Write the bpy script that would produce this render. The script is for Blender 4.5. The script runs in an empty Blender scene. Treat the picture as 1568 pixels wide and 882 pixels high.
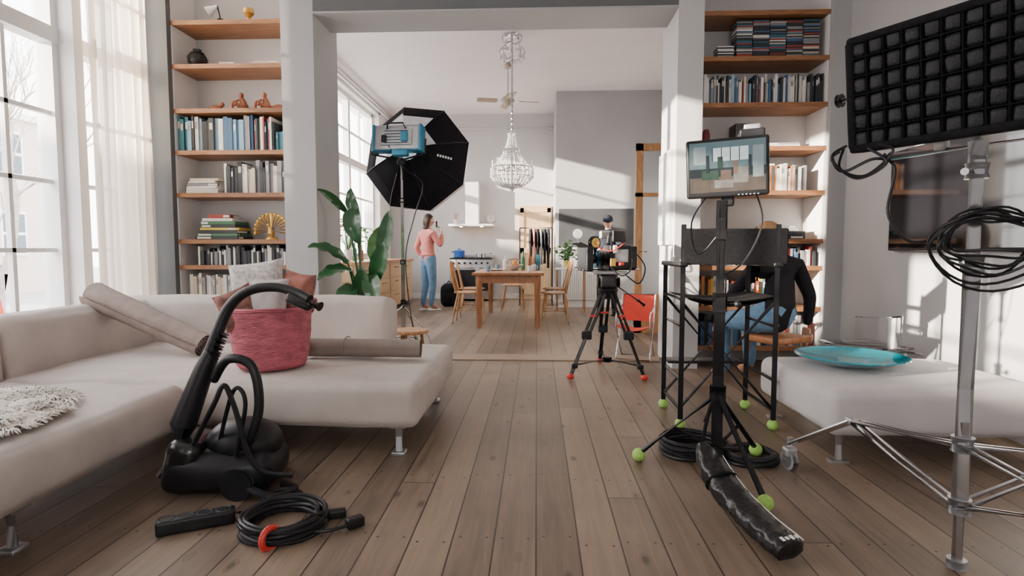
import bpy, bmesh, math, random
from mathutils import Vector, Matrix, Euler, noise
random.seed(7)
D=bpy.data; C=bpy.context
# ---------------------------------------------------------------- materials
_m={}
def mat(name,col,rough=.55,metal=0,var=.12,scale=12,bump=0,bscale=None,trans=0,emit=None,es=0,alpha=1,coat=0,sheen=0,stretch=None,spec=.5):
    if name in _m: return _m[name]
    m=D.materials.new(name); m.use_nodes=True; nt=m.node_tree; b=nt.nodes['Principled BSDF']
    tc=nt.nodes.new('ShaderNodeTexCoord'); src=tc.outputs['Object']
    if stretch:
        mp=nt.nodes.new('ShaderNodeMapping'); mp.inputs['Scale'].default_value=stretch
        nt.links.new(src,mp.inputs['Vector']); src=mp.outputs['Vector']
    n=nt.nodes.new('ShaderNodeTexNoise'); n.inputs['Scale'].default_value=scale; n.inputs['Detail'].default_value=4
    nt.links.new(src,n.inputs['Vector'])
    r=nt.nodes.new('ShaderNodeValToRGB')
    r.color_ramp.elements[0].position=.3; r.color_ramp.elements[1].position=.7
    r.color_ramp.elements[0].color=[c*(1-var) for c in col]+[1]
    r.color_ramp.elements[1].color=[min(1,c*(1+var)) for c in col]+[1]
    nt.links.new(n.outputs['Fac'],r.inputs['Fac']); nt.links.new(r.outputs['Color'],b.inputs['Base Color'])
    b.inputs['Roughness'].default_value=rough; b.inputs['Metallic'].default_value=metal
    b.inputs['Transmission Weight'].default_value=trans
    b.inputs['Coat Weight'].default_value=coat
    b.inputs['Sheen Weight'].default_value=sheen
    b.inputs['Alpha'].default_value=alpha
    b.inputs['Specular IOR Level'].default_value=spec
    if emit: b.inputs['Emission Color'].default_value=list(emit)+[1]; b.inputs['Emission Strength'].default_value=es
    if bump:
        n2=nt.nodes.new('ShaderNodeTexNoise'); n2.inputs['Scale'].default_value=bscale or scale*4; n2.inputs['Detail'].default_value=3
        nt.links.new(src,n2.inputs['Vector'])
        bp=nt.nodes.new('ShaderNodeBump'); bp.inputs['Strength'].default_value=bump; bp.inputs['Distance'].default_value=.01
        nt.links.new(n2.outputs['Fac'],bp.inputs['Height']); nt.links.new(bp.outputs['Normal'],b.inputs['Normal'])
    _m[name]=m; return m
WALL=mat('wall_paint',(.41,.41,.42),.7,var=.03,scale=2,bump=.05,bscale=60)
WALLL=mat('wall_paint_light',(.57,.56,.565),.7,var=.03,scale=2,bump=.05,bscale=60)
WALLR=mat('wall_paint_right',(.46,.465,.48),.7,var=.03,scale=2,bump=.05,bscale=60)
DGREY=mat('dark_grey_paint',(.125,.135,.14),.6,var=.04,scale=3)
WHITE=mat('white_paint',(.80,.79,.78),.45,var=.03,scale=3)
CEIL=mat('ceiling_plaster',(.85,.80,.82),.8,var=.02,scale=2)
SHELF=mat('shelf_wood',(.28,.125,.052),.45,var=.35,scale=6,stretch=(1,12,12))
OAK=mat('oak_wood',(.47,.24,.10),.4,var=.25,scale=8,stretch=(6,1,1))
TABLEW=mat('table_wood',(.34,.14,.055),.35,var=.25,scale=6,stretch=(6,1,1))
DOORW=mat('pale_door_wood',(.60,.42,.24),.5,var=.15,scale=5,stretch=(6,6,1))
SOFA=mat('sofa_fabric',(.53,.465,.425),.9,var=.09,scale=5,bump=.3,bscale=300,sheen=.15)
OTTO=mat('ottoman_fabric',(.60,.56,.56),.9,var=.06,scale=5,bump=.2,bscale=350,sheen=.15)
FUR=mat('sheepskin_fur',(.84,.77,.69),.95,var=.12,scale=30,bump=.5,bscale=90)
BLACK=mat('black_plastic',(.010,.010,.012),.42,var=.3,spec=.35)
BLACKM=mat('black_metal',(.014,.014,.016),.35,metal=.2,var=.2,spec=.4)
BFAB=mat('black_fabric',(.010,.010,.012),.85,var=.3,scale=60,bump=.3,bscale=300,spec=.12)
BGLOSS=mat('black_vinyl',(.008,.008,.009),.28,var=.2,coat=.25,bump=.6,bscale=18)
BAGV=mat('sandbag_vinyl',(.007,.007,.008),.33,var=.3,coat=.15,bump=1.0,bscale=30)
CHROME=mat('brushed_steel',(.62,.62,.64),.22,metal=1,var=.08)
ALU=mat('aluminium',(.50,.50,.52),.4,metal=.9,var=.08)
TENNIS=mat('tennis_ball_felt',(.38,.66,.14),.9,var=.15,scale=60,bump=.4)
RED=mat('red_tape',(.60,.04,.03),.5)
PINK=mat('pink_basket',(.44,.105,.14),.6,var=.3,scale=14,bump=1,bscale=38,stretch=(1,1,2.2))
TEAL=mat('teal_enamel',(.0,.31,.41),.12,var=.35,scale=3,coat=1)
LEAF=mat('leaf_green',(.020,.095,.03),.3,var=.3,scale=5,coat=.3)
LEAF2=mat('leaf_light',(.10,.27,.06),.4,var=.3,scale=8)
PAPER=mat('kraft_roll',(.24,.195,.165),.8,var=.12,scale=10,bump=.3)
RUGB=mat('rolled_felt',(.29,.225,.20),.9,var=.14,scale=14,bump=.5)
SKIN=mat('skin',(.62,.36,.26),.5,var=.06)
HAIRD=mat('dark_hair',(.030,.015,.010),.5,var=.4,scale=30,stretch=(6,6,1))
HAIRB=mat('blonde_hair',(.38,.22,.10),.5,var=.4,scale=30,stretch=(6,6,1))
SALMON=mat('salmon_sweater',(.62,.22,.19),.9,var=.12,scale=20,bump=.4)
JEANS=mat('denim',(.13,.25,.40),.85,var=.18,scale=20,bump=.3)
BSHIRT=mat('black_shirt',(.012,.012,.016),.85,var=.3,spec=.2)
NAVY=mat('navy_jacket',(.016,.020,.032),.85,var=.3,spec=.2)
SHOE=mat('tan_shoe',(.50,.25,.15),.7)
EYEW=mat('eye_white',(.8,.8,.8),.2); EYED=mat('eye_iris',(.03,.02,.015),.1); LIP=mat('lips',(.5,.16,.14),.5)
TERRA=mat('terracotta',(.30,.10,.05),.7,var=.2)
GOLD=mat('gold_leaf',(.65,.40,.10),.35,metal=.7,var=.25,scale=30)
BLUEM=mat('blue_anodised',(.04,.26,.42),.3,metal=.3)
SILK=mat('white_diffusion',(.85,.87,.90),.6,emit=(.8,.9,1),es=.5)
CRYS=mat('crystal',(.86,.85,.86),.05,trans=.45,var=.05)
REDF=mat('red_canvas',(.62,.05,.03),.75,var=.1)
def glassm(name,col=(1,1,1),rough=0,mixf=.75):
    m=D.materials.new(name); m.use_nodes=True; nt=m.node_tree; out=nt.nodes['Material Output']; nt.nodes.remove(nt.nodes['Principled BSDF'])
    t=nt.nodes.new('ShaderNodeBsdfTransparent'); g=nt.nodes.new('ShaderNodeBsdfGlossy'); g.inputs['Roughness'].default_value=.03
    t.inputs['Color'].default_value=list(col)+[1]
    fr=nt.nodes.new('ShaderNodeLayerWeight'); fr.inputs['Blend'].default_value=.25
    mx=nt.nodes.new('ShaderNodeMixShader'); nt.links.new(fr.outputs['Fresnel'],mx.inputs[0]); nt.links.new(t.outputs[0],mx.inputs[1]); nt.links.new(g.outputs[0],mx.inputs[2])
    nt.links.new(mx.outputs[0],out.inputs['Surface']); return m
ACRYL=glassm('clear_acrylic',(.93,.95,.96))
def curtain_mat():
    m=D.materials.new('sheer_curtain'); m.use_nodes=True; nt=m.node_tree; out=nt.nodes['Material Output']; nt.nodes.remove(nt.nodes['Principled BSDF'])
    w=nt.nodes.new('ShaderNodeTexNoise'); w.inputs['Scale'].default_value=120
    r=nt.nodes.new('ShaderNodeValToRGB'); r.color_ramp.elements[0].color=(.90,.80,.70,1); r.color_ramp.elements[1].color=(.96,.90,.82,1)
    nt.links.new(w.outputs['Fac'],r.inputs['Fac'])
    d=nt.nodes.new('ShaderNodeBsdfDiffuse'); t=nt.nodes.new('ShaderNodeBsdfTranslucent'); p=nt.nodes.new('ShaderNodeBsdfTransparent')
    nt.links.new(r.outputs[0],d.inputs[0]); nt.links.new(r.outputs[0],t.inputs[0])
    a=nt.nodes.new('ShaderNodeMixShader'); a.inputs[0].default_value=.66; nt.links.new(d.outputs[0],a.inputs[1]); nt.links.new(t.outputs[0],a.inputs[2])
    b=nt.nodes.new('ShaderNodeMixShader'); b.inputs[0].default_value=.17; nt.links.new(a.outputs[0],b.inputs[1]); nt.links.new(p.outputs[0],b.inputs[2])
    nt.links.new(b.outputs[0],out.inputs['Surface']); return m
CURT=curtain_mat()
def floor_mat():
    m=D.materials.new('pine_floorboards'); m.use_nodes=True; nt=m.node_tree; N=nt.nodes; L=nt.links; b=N['Principled BSDF']
    def mth(op,a,b2=None,c=None):
        n=N.new('ShaderNodeMath'); n.operation=op
        for i,x in enumerate((a,b2,c)):
            if x is None: continue
            if isinstance(x,(int,float)): n.inputs[i].default_value=x
            else: L.new(x,n.inputs[i])
        return n.outputs[0]
    W=.155
    tc=N.new('ShaderNodeTexCoord'); s=N.new('ShaderNodeSeparateXYZ'); L.new(tc.outputs['Object'],s.inputs[0]); x,y=s.outputs[0],s.outputs[1]
    xb=mth('DIVIDE',x,W); idx=mth('FLOOR',xb); fx=mth('FRACT',xb)
    wn=N.new('ShaderNodeTexWhiteNoise'); wn.noise_dimensions='1D'; L.new(idx,wn.inputs['W'])
    yb=mth('DIVIDE',mth('ADD',y,mth('MULTIPLY',wn.outputs['Value'],9.)),5.2); idy=mth('FLOOR',yb); fy=mth('FRACT',yb)
    cv=N.new('ShaderNodeCombineXYZ'); L.new(idx,cv.inputs[0]); L.new(idy,cv.inputs[1])
    w2=N.new('ShaderNodeTexWhiteNoise'); w2.noise_dimensions='2D'; L.new(cv.outputs[0],w2.inputs['Vector'])
    gv=N.new('ShaderNodeCombineXYZ'); L.new(mth('MULTIPLY',x,26.),gv.inputs[0]); L.new(mth('MULTIPLY',y,1.6),gv.inputs[1]); L.new(mth('MULTIPLY',w2.outputs['Value'],37.),gv.inputs[2])
    g=N.new('ShaderNodeTexNoise'); g.inputs['Scale'].default_value=1.; g.inputs['Detail'].default_value=6; g.inputs['Roughness'].default_value=.65; g.inputs['Distortion'].default_value=.8; L.new(gv.outputs[0],g.inputs['Vector'])
    bl=N.new('ShaderNodeTexNoise'); bl.inputs['Scale'].default_value=1.3; bl.inputs['Detail'].default_value=5; L.new(tc.outputs['Object'],bl.inputs['Vector'])
    r=N.new('ShaderNodeValToRGB'); e=r.color_ramp.elements; e[0].position=.2; e[0].color=(.105,.074,.052,1); e[1].position=.8; e[1].color=(.31,.228,.163,1)
    fac=mth('ADD',mth('ADD',mth('MULTIPLY',g.outputs['Fac'],.75),mth('MULTIPLY',mth('SUBTRACT',w2.outputs['Value'],.4),.34)),mth('MULTIPLY',mth('SUBTRACT',bl.outputs['Fac'],.45),.6)); L.new(fac,r.inputs['Fac'])
    kv=N.new('ShaderNodeCombineXYZ'); L.new(mth('MULTIPLY',x,7.),kv.inputs[0]); L.new(mth('MULTIPLY',y,3.2),kv.inputs[1])
    vo=N.new('ShaderNodeTexVoronoi'); vo.inputs['Scale'].default_value=1.; L.new(kv.outputs[0],vo.inputs['Vector'])
    knot=mth('LESS_THAN',vo.outputs['Distance'],.085)
    halo=mth('LESS_THAN',vo.outputs['Distance'],.15)
    gap=mth('GREATER_THAN',mth('ABSOLUTE',mth('SUBTRACT',fx,.5)),.480)
    gap2=mth('LESS_THAN',fy,.001); gap=mth('MAXIMUM',gap,gap2)
    dx=mth('MULTIPLY',mth('SUBTRACT',mth('ABSOLUTE',mth('SUBTRACT',fx,.5)),.32),W)
    ny=mth('DIVIDE',mth('ADD',y,mth('MULTIPLY',w2.outputs['Value'],.07)),.6); dy=mth('MULTIPLY',mth('SUBTRACT',mth('FRACT',ny),.5),.6)
    nail=mth('LESS_THAN',mth('SQRT',mth('ADD',mth('MULTIPLY',dx,dx),mth('MULTIPLY',dy,dy))),.0055)
    dark=mth('MAXIMUM',mth('MAXIMUM',mth('MAXIMUM',mth('MULTIPLY',knot,.6),mth('MULTIPLY',halo,.2)),mth('MULTIPLY',gap,.9)),mth('MULTIPLY',nail,.85))
    mx=N.new('ShaderNodeMix'); mx.data_type='RGBA'; L.new(dark,mx.inputs[0]); L.new(r.outputs[0],mx.inputs[6]); mx.inputs[7].default_value=(.018,.011,.008,1)
    L.new(mx.outputs[2],b.inputs['Base Color'])
    L.new(mth('ADD',mth('MULTIPLY',g.outputs['Fac'],.30),.27),b.inputs['Roughness'])
    bp=N.new('ShaderNodeBump'); bp.inputs['Strength'].default_value=.35; bp.inputs['Distance'].default_value=.004
    L.new(mth('SUBTRACT',mth('MULTIPLY',g.outputs['Fac'],.3),gap),bp.inputs['Height']); L.new(bp.outputs[0],b.inputs['Normal'])
    return m
FLOOR=floor_mat()
def brick_mat():
    m=D.materials.new('brick'); m.use_nodes=True; nt=m.node_tree; b=nt.nodes['Principled BSDF']
    tc=nt.nodes.new('ShaderNodeTexCoord'); mp=nt.nodes.new('ShaderNodeMapping'); mp.inputs['Rotation'].default_value=(math.pi/2,0,math.pi/2)
    br=nt.nodes.new('ShaderNodeTexBrick'); br.inputs['Scale'].default_value=4
    br.inputs['Color1'].default_value=(.42,.20,.16,1); br.inputs['Color2'].default_value=(.52,.27,.22,1); br.inputs['Mortar'].default_value=(.6,.5,.46,1)
    nt.links.new(tc.outputs['Object'],mp.inputs[0]); nt.links.new(mp.outputs[0],br.inputs[0]); nt.links.new(br.outputs[0],b.inputs['Base Color']); b.inputs['Roughness'].default_value=.9
    return m
BRICK=brick_mat()
# ---------------------------------------------------------------- mesh builder
def cr(pts,k=6,closed=False):
    P=[Vector(p) for p in pts]; n=len(P); out=[]
    rng=range(n if closed else n-1)
    for i in rng:
        g=lambda j:(P[j%n] if closed else P[max(0,min(n-1,j))])
        a,b,c,d=g(i-1),g(i),g(i+1),g(i+2)
        for t in range(k):
            t/=k; out.append(.5*((2*b)+(c-a)*t+(2*a-5*b+4*c-d)*t*t+(3*b-a-3*c+d)*t**3))
    if not closed: out.append(P[-1])
    return out
def frame(d,up=Vector((0,0,1))):
    d=Vector(d).normalized(); u=Vector(up)
    if abs(d.dot(u))>.98: u=Vector((0,1,0))
    x=d.cross(u).normalized(); y=x.cross(d).normalized(); return x,y,d
class MB:
    def __init__(s,name): s.name=name; s.v=[]; s.f=[]; s.mi=[]; s.mats=[]; s.M=Matrix.Identity(4)
    def add(s,vs,fs,m):
        if m not in s.mats: s.mats.append(m)
        k=s.mats.index(m); o=len(s.v)
        s.v+= [s.M@Vector(p) for p in vs]; s.f+=[[i+o for i in f] for f in fs]; s.mi+=[k]*len(fs)
    def box(s,c,sz,m,R=None):
        c=Vector(c); R=R or Matrix.Identity(3); h=[x/2 for x in sz]
        vs=[c+R@Vector((x*h[0],y*h[1],z*h[2])) for x in(-1,1) for y in(-1,1) for z in(-1,1)]
        s.add(vs,[(0,1,3,2),(4,6,7,5),(0,4,5,1),(2,3,7,6),(0,2,6,4),(1,5,7,3)],m)
    def bb(s,a,b,m): s.box([(a[i]+b[i])/2 for i in range(3)],[abs(b[i]-a[i]) for i in range(3)],m)
    def rbox(s,c,sz,r,m,R=None,puff=0,seg=3,inner=4,wr=0):
        c=Vector(c); R=R or Matrix.Identity(3); h=[x/2 for x in sz]; r=min(r,min(h)*.999)
        ax=[]
        for i in range(3):
            a=[-h[i]+r*j/seg for j in range(seg)]
            k=[-h[i]+r+(2*h[i]-2*r)*j/inner for j in range(inner+1)]
            ax.append(a+k+[-q for q in reversed(a)])
        key={}; vs=[]; fs=[]
        def put(p):
            kk=tuple(round(q,5) for q in p)
            if kk in key: return key[kk]
            q=Vector([max(-h[i]+r,min(h[i]-r,p[i])) for i in range(3)]); d=Vector(p)-q
            w=q+d.normalized()*r if d.length>1e-9 else q
            t=[p[i]/h[i] for i in range(3)]
            if puff:
                w=w+Vector([ (1 if t[i]>0 else -1)*puff*(abs(t[i])**3)*math.prod([(1-min(1,abs(t[j]))**2) for j in range(3) if j!=i]) for i in range(3)])
            if wr: w=w+Vector((0,0,wr*noise.noise((w+c)*6)))+Vector((0,wr*.6*noise.noise((w+c)*7),0))
            vs.append(c+R@w); key[kk]=len(vs)-1; return key[kk]
        for a in range(3):
            b1,c1=[i for i in range(3) if i!=a]
            for sg in(-1,1):
                for i in range(len(ax[b1])-1):
                    for j in range(len(ax[c1])-1):
                        q=[]
                        for (ii,jj) in((i,j),(i+1,j),(i+1,j+1),(i,j+1)):
                            p=[0,0,0]; p[a]=sg*h[a]; p[b1]=ax[b1][ii]; p[c1]=ax[c1][jj]; q.append(put(p))
                        if len(set(q))>=3: fs.append(q)
        s.add(vs,fs,m)
    def tube(s,pts,r,m,n=8,closed=False,cap=True,flat=1):
        P=[Vector(p) for p in pts]; N=len(P)
        rs=r if isinstance(r,(list,tuple)) else [r]*N
        if len(rs)!=N:
            rs=[rs[min(len(rs)-1,int(i*(len(rs)-1)/(N-1)))]*(1-(i*(len(rs)-1)/(N-1))%1)+rs[min(len(rs)-1,int(i*(len(rs)-1)/(N-1))+1)]*((i*(len(rs)-1)/(N-1))%1) for i in range(N)]
        vs=[];fs=[]; X=None
        for i,p in enumerate(P):
            if closed: t=P[(i+1)%N]-P[i-1]
            else: t=P[min(N-1,i+1)]-P[max(0,i-1)]
            if t.length<1e-9: t=Vector((0,0,1))
            t.normalize()
            if X is None: X,Y,_=frame(t)
            else:
                X=(X-t*X.dot(t)); 
                if X.length<1e-6: X,Y,_=frame(t)
                X.normalize(); Y=t.cross(X)
            for k in range(n):
                a=2*math.pi*k/n; vs.append(p+(X*math.cos(a)+Y*math.sin(a)*flat)*rs[i])
        for i in range(N if closed else N-1):
            j=(i+1)%N
            for k in range(n): fs.append((i*n+k,i*n+(k+1)%n,j*n+(k+1)%n,j*n+k))
        if cap and not closed:
            fs.append(list(range(n))[::-1]); fs.append([(N-1)*n+k for k in range(n)])
        s.add(vs,fs,m)
    def cyl(s,a,b,r,m,r2=None,n=12): s.tube([a,b],[r,r if r2 is None else r2],m,n)
    def sph(s,c,r,m,u=14,v=10,R=None,fn=None):
        c=Vector(c); R=R or Matrix.Identity(3)
        if not isinstance(r,(tuple,list)): r=(r,r,r)
        vs=[];fs=[]
        for i in range(v+1):
            th=math.pi*i/v
            for j in range(u):
                ph=2*math.pi*j/u; p=Vector((math.sin(th)*math.cos(ph),math.sin(th)*math.sin(ph),math.cos(th)))
                if fn: p=fn(p)
                vs.append(c+R@Vector((p[0]*r[0],p[1]*r[1],p[2]*r[2])))
        for i in range(v):
            for j in range(u):
                q=[i*u+j,i*u+(j+1)%u,(i+1)*u+(j+1)%u,(i+1)*u+j]
                if i==0: q=[q[0],q[2],q[3]]
                elif i==v-1: q=[q[0],q[1],q[3]]
                fs.append(q)
        s.add(vs,fs,m)
    def lathe(s,prof,c,m,n=20,R=None,sc=(1,1),rad=None):
        c=Vector(c); R=R or Matrix.Identity(3); vs=[];fs=[]
        for (r,z) in prof:
            for k in range(n):
                a=2*math.pi*k/n; q=rad(a,z) if rad else 1
                vs.append(c+R@Vector((r*q*math.cos(a)*sc[0],r*q*math.sin(a)*sc[1],z)))
        for i in range(len(prof)-1):
            for k in range(n): fs.append((i*n+k,i*n+(k+1)%n,(i+1)*n+(k+1)%n,(i+1)*n+k))
        s.add(vs,fs,m)
    def pillow(s,c,w,h,t,m,R):
        n=12; c=Vector(c)
        for sg in(-1,1):
            vs=[];fs=[]
            for i in range(n+1):
                for j in range(n+1):
                    x=-1+2*i/n;y=-1+2*j/n; z=sg*t/2*((1-x**4)*(1-y**4))**.5
                    k=1-.07*(1-y*y) ; k2=1-.07*(1-x*x)
                    z+=.01*noise.noise(Vector((x*2,y*2,sg)))*(1-x**4)*(1-y**4)
                    vs.append(c+R@Vector((x*k*w/2,y*k2*h/2,z)))
            for i in range(n):
                for j in range(n): a=i*(n+1)+j; fs.append((a,a+1,a+n+2,a+n+1))
            s.add(vs,fs,m)
    def done(s,angle=38,parent=None):
        me=D.meshes.new(s.name); me.from_pydata([tuple(p) for p in s.v],[],s.f)
        for m in s.mats: me.materials.append(m)
        me.polygons.foreach_set('material_index',s.mi); me.update()
        bm=bmesh.new(); bm.from_mesh(me); bmesh.ops.recalc_face_normals(bm,faces=bm.faces); bm.to_mesh(me); bm.free()
        me.polygons.foreach_set('use_smooth',[True]*len(me.polygons))
        try: me.set_sharp_from_angle(angle=math.radians(angle))
        except Exception: pass
        o=D.objects.new(s.name,me); C.scene.collection.objects.link(o)
        if parent: o.parent=parent
        return o
def rot(x=0,y=0,z=0): return Euler((math.radians(x),math.radians(y),math.radians(z)),'XYZ').to_matrix()
def T(x,y,z=0,rz=0): return Matrix.Translation((x,y,z))@Matrix.Rotation(math.radians(rz),4,'Z')
# ---------------------------------------------------------------- room shell
H=4.0; XL=-3.62; XR=2.70; PB=12.6; XLB=-3.23
b=MB('floor'); b.bb((-3.95,-3.1,-.1),(3.0,12.9,0),FLOOR); b.done()
b=MB('ceiling'); b.bb((-3.95,-3.1,H),(3.0,12.9,H+.15),CEIL); b.done()
def wall_y(name,x0,x1,y0,y1,ops,m):
    b=MB(name); y=y0
    for (a,c,z0,z1) in ops:
        b.bb((x0,y,0),(x1,a,H),m)
        if z0>0: b.bb((x0,a,0),(x1,c,z0),m)
        b.bb((x0,a,z1),(x1,c,H),m); y=c
    b.bb((x0,y,0),(x1,y1,H),m); return b.done()
FW=[(.3,1.82,.12,3.75),(2.70,4.42,.12,3.75),(4.53,5.08,.12,3.75)]
wall_y('wall_left',XL-.3,XL,-3.1,5.2,FW,WHITE)
BWN=[(6.1,8.5,.95,3.8),(8.8,11.7,.95,3.8)]
wall_y('wall_left_kitchen',XLB-.3,XLB,5.82,12.9,BWN,WHITE)
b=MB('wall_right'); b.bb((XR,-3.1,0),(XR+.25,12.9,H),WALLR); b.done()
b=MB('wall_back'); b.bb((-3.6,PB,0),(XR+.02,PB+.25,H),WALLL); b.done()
b=MB('wall_rear'); 
for a,c in (((-3.95,-3.1,0),(-.9,-2.9,H)),((.9,-3.1,0),(3,-2.9,H)),((-.9,-3.1,0),(.9,-2.9,1.2)),((-.9,-3.1,3.0),(.9,-2.9,H))): b.bb(a,c,WALL)
b.done()
PF,PK=5.2,5.82; OL,OR=-2.007,1.227; SL0,SL1=-3.355,-2.305; SR0,SR1=1.45,2.55
b=MB('wall_partition')
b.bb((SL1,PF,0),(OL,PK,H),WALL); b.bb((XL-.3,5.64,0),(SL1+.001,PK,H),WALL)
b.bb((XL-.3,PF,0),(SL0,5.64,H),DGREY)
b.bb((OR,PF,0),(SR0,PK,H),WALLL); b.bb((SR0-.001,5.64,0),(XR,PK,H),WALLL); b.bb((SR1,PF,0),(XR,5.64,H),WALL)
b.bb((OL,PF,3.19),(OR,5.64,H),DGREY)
b.done()
b=MB('trim_header'); b.bb((OL,PF-.015,3.175),(OR,5.655,3.19),WALL); b.done()
b=MB('trim_threshold'); b.bb((OL,5.5,0),(OR,5.8,.012),mat('threshold_wood',(.27,.19,.13),.45,var=.2,scale=6,stretch=(1,8,1))); b.done()
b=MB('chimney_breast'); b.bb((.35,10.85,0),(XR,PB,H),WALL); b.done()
for nm,a,c in (('baseboard_right',(XR-.02,-2.9,0),(XR,5.2,.14)),('baseboard_kitchen_right',(XR-.02,5.82,0),(XR,10.85,.14)),
    ('baseboard_back',(XLB,PB-.02,0),(.35,PB,.12)),('baseboard_chimney',(.35,10.83,0),(XR,10.85,.14)),
    ('baseboard_rear',(XL,-2.9,0),(XR,-2.88,.14))):
    b=MB(nm); b.bb(a,c,WHITE); b.done()
def window(name,x,y0,y1,z0,z1,ny,zs,trans=None,mid=True):
    b=MB(name); f=.06 if mid else .045
    b.bb((x-.1,y0,z0),(x+.02,y0+f,z1),WHITE); b.bb((x-.1,y1-f,z0),(x+.02,y1,z1),WHITE)
    b.bb((x-.1,y0,z0),(x+.02,y1,z0+f),WHITE); b.bb((x-.1,y0,z1-f),(x+.02,y1,z1),WHITE)
    ym=(y0+y1)/2
    if mid: b.bb((x-.09,ym-.05,z0),(x+.01,ym+.05,z1),WHITE)
    for k in range(1,ny):
        y=y0+(y1-y0)*k/ny
        if not mid or abs(y-ym)>.05: b.bb((x-.06,y-.016,z0),(x-.02,y+.016,z1),WHITE)
    for z in zs: b.bb((x-.06,y0,z-.016),(x-.02,y1,z+.016),WHITE)
    if trans: b.bb((x-.1,y0,trans-.06),(x+.03,y1,trans+.06),WHITE)
    if mid:
        b.bb((x+.12,y0-.09,z0-.02),(x+.145,y0,z1+.09),WHITE); b.bb((x+.12,y1,z0-.02),(x+.145,y1+.09,z1+.09),WHITE); b.bb((x+.12,y0-.09,z1),(x+.145,y1+.09,z1+.09),WHITE)
    b.bb((x-.06,y0,z0-.04),(x+.13,y1,z0),WHITE)
    return b.done()
for i,(a,c,z0,z1) in enumerate(FW): window('window_%d'%(i+1),XL-.12,a,c,z0,z1,4 if i<2 else 1,(.54,1.07,1.6,2.13,3.2),2.72,i<2)
for i,(a,c,z0,z1) in enumerate(BWN): window('window_%d'%(i+4),XLB-.12,a,c,z0,z1,4,(1.5,2.05,3.2),2.65)
b=MB('window_6')  # unseen rear window, added to give fill light from behind the camera
for xx in(-.9,-.03,.84): b.bb((xx,-3.05,1.2),(xx+.06,-2.97,3.0),WHITE)
for zz in(1.2,2.1,2.94): b.bb((-.9,-3.05,zz),(.9,-2.97,zz+.06),WHITE)
b.done()
# ---------------------------------------------------------------- outside
b=MB('ground_outside'); b.bb((-45,-30,-.35),(-3.95,45,-.3),mat('paving',(.38,.36,.34),.9,var=.2,scale=3)); b.done()
def house(nm,x0,x1,y0,y1,h):
    b=MB(nm); b.bb((x0,y0,-.3),(x1,y1,h),BRICK); b.bb((x0-.1,y0-.1,h),(x1+.15,y1+.1,h+.2),WHITE)
    n=int((y1-y0)/2)
    for i in range(n):
        for z in (.9,3.4):
            if z+1.4>h: continue
            y=y0+1+i*2.0; b.bb((x1-.02,y-.45,z),(x1+.05,y+.45,z+1.4),WHITE)
            for sy in(-1,1):
                for sz in (0,1): b.bb((x1+.05,y+sy*.21-.17,z+.08+sz*.66),(x1+.06,y+sy*.21+.17,z+.65+sz*.66),mat('dark_glass',(.08,.1,.12),.1))
    b.done()
house('brick_house',-23,-17.5,-14,8,5.2); house('brick_house.001',-23,-16.5,12.5,18.6,5.2)  # first house is unseen, added and sized to block the low sun
def tree(nm,x,y,h,seed):
    rnd=random.Random(seed); b=MB(nm); bark=mat('bark',(.36,.31,.28),.9,var=.2)
    def br(p,d,l,r,k):
        q=p; pts=[q]
        for i in range(3):
            d=(d+Vector((rnd.uniform(-.2,.2),rnd.uniform(-.2,.2),rnd.uniform(-.05,.15)))).normalized(); q=q+d*l/3; pts.append(q)
        b.tube(pts,[r,r*.65],bark,5)
        if k>0:
            for i in range(3 if k>1 else 4):
                nd=(d+Vector((rnd.uniform(-.9,.9),rnd.uniform(-.9,.9),rnd.uniform(-.2,.6)))).normalized()
                br(pts[rnd.choice([1,2,3,3])],nd,l*.72,r*.5,k-1)
    br(Vector((x,y,-.3)),Vector((0,0,1)),h,.085,5); b.done()
tree('bare_tree',-9.0,9.0,2.2,3); tree('bare_tree.001',-11.5,11.8,2.6,5)
b=MB('garden_chair'); b.M=T(-5.6,5.7,-.3)
b.rbox((0,0,.45),(.5,.5,.05),.02,REDF); b.rbox((-.2,0,.8),(.05,.5,.7),.02,REDF,rot(0,-12,0))
for sx in(-.2,.2):
    for sy in(-.2,.2): b.cyl((sx,sy,0),(sx,sy,.45),.015,REDF)
b.done()
# curtain
def curtain(nm,y0,y1,x,z0,z1,amp,waves,ph=0):
    b=MB(nm); n=90; vs=[];fs=[]; K=8
    for k in range(K+1):
        z=z0+(z1-z0)*k/K
        for i in range(n+1):
            t=i/n; a=amp*(1-.35*k/K); vs.append((x+a*math.sin(t*waves*2*math.pi+ph+.4*math.sin(k*.7))+.010*math.sin(t*waves*5),y0+(y1-y0)*t+.01*math.sin(t*31+k*.3),z))
    for k in range(K):
        for i in range(n): a=k*(n+1)+i; fs.append((a,a+1,a+n+2,a+n+1))
    b.add(vs,fs,CURT); return b.done(180)
curtain('curtain',4.42,5.12,-3.48,.02,3.88,.045,7)
curtain('curtain',1.95,2.62,-3.48,.02,3.88,.05,6,1)
curtain('curtain',-.25,.22,-3.48,.02,3.88,.05,5,2)
b=MB('curtain_rod'); b.cyl((-3.48,-.5,3.9),(-3.48,5.16,3.9),.013,BLACKM)
for y in(-.4,2.3,4.6): b.cyl((-3.48,y,3.9),(-3.62,y,3.9),.009,BLACKM)
b.done()
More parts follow.
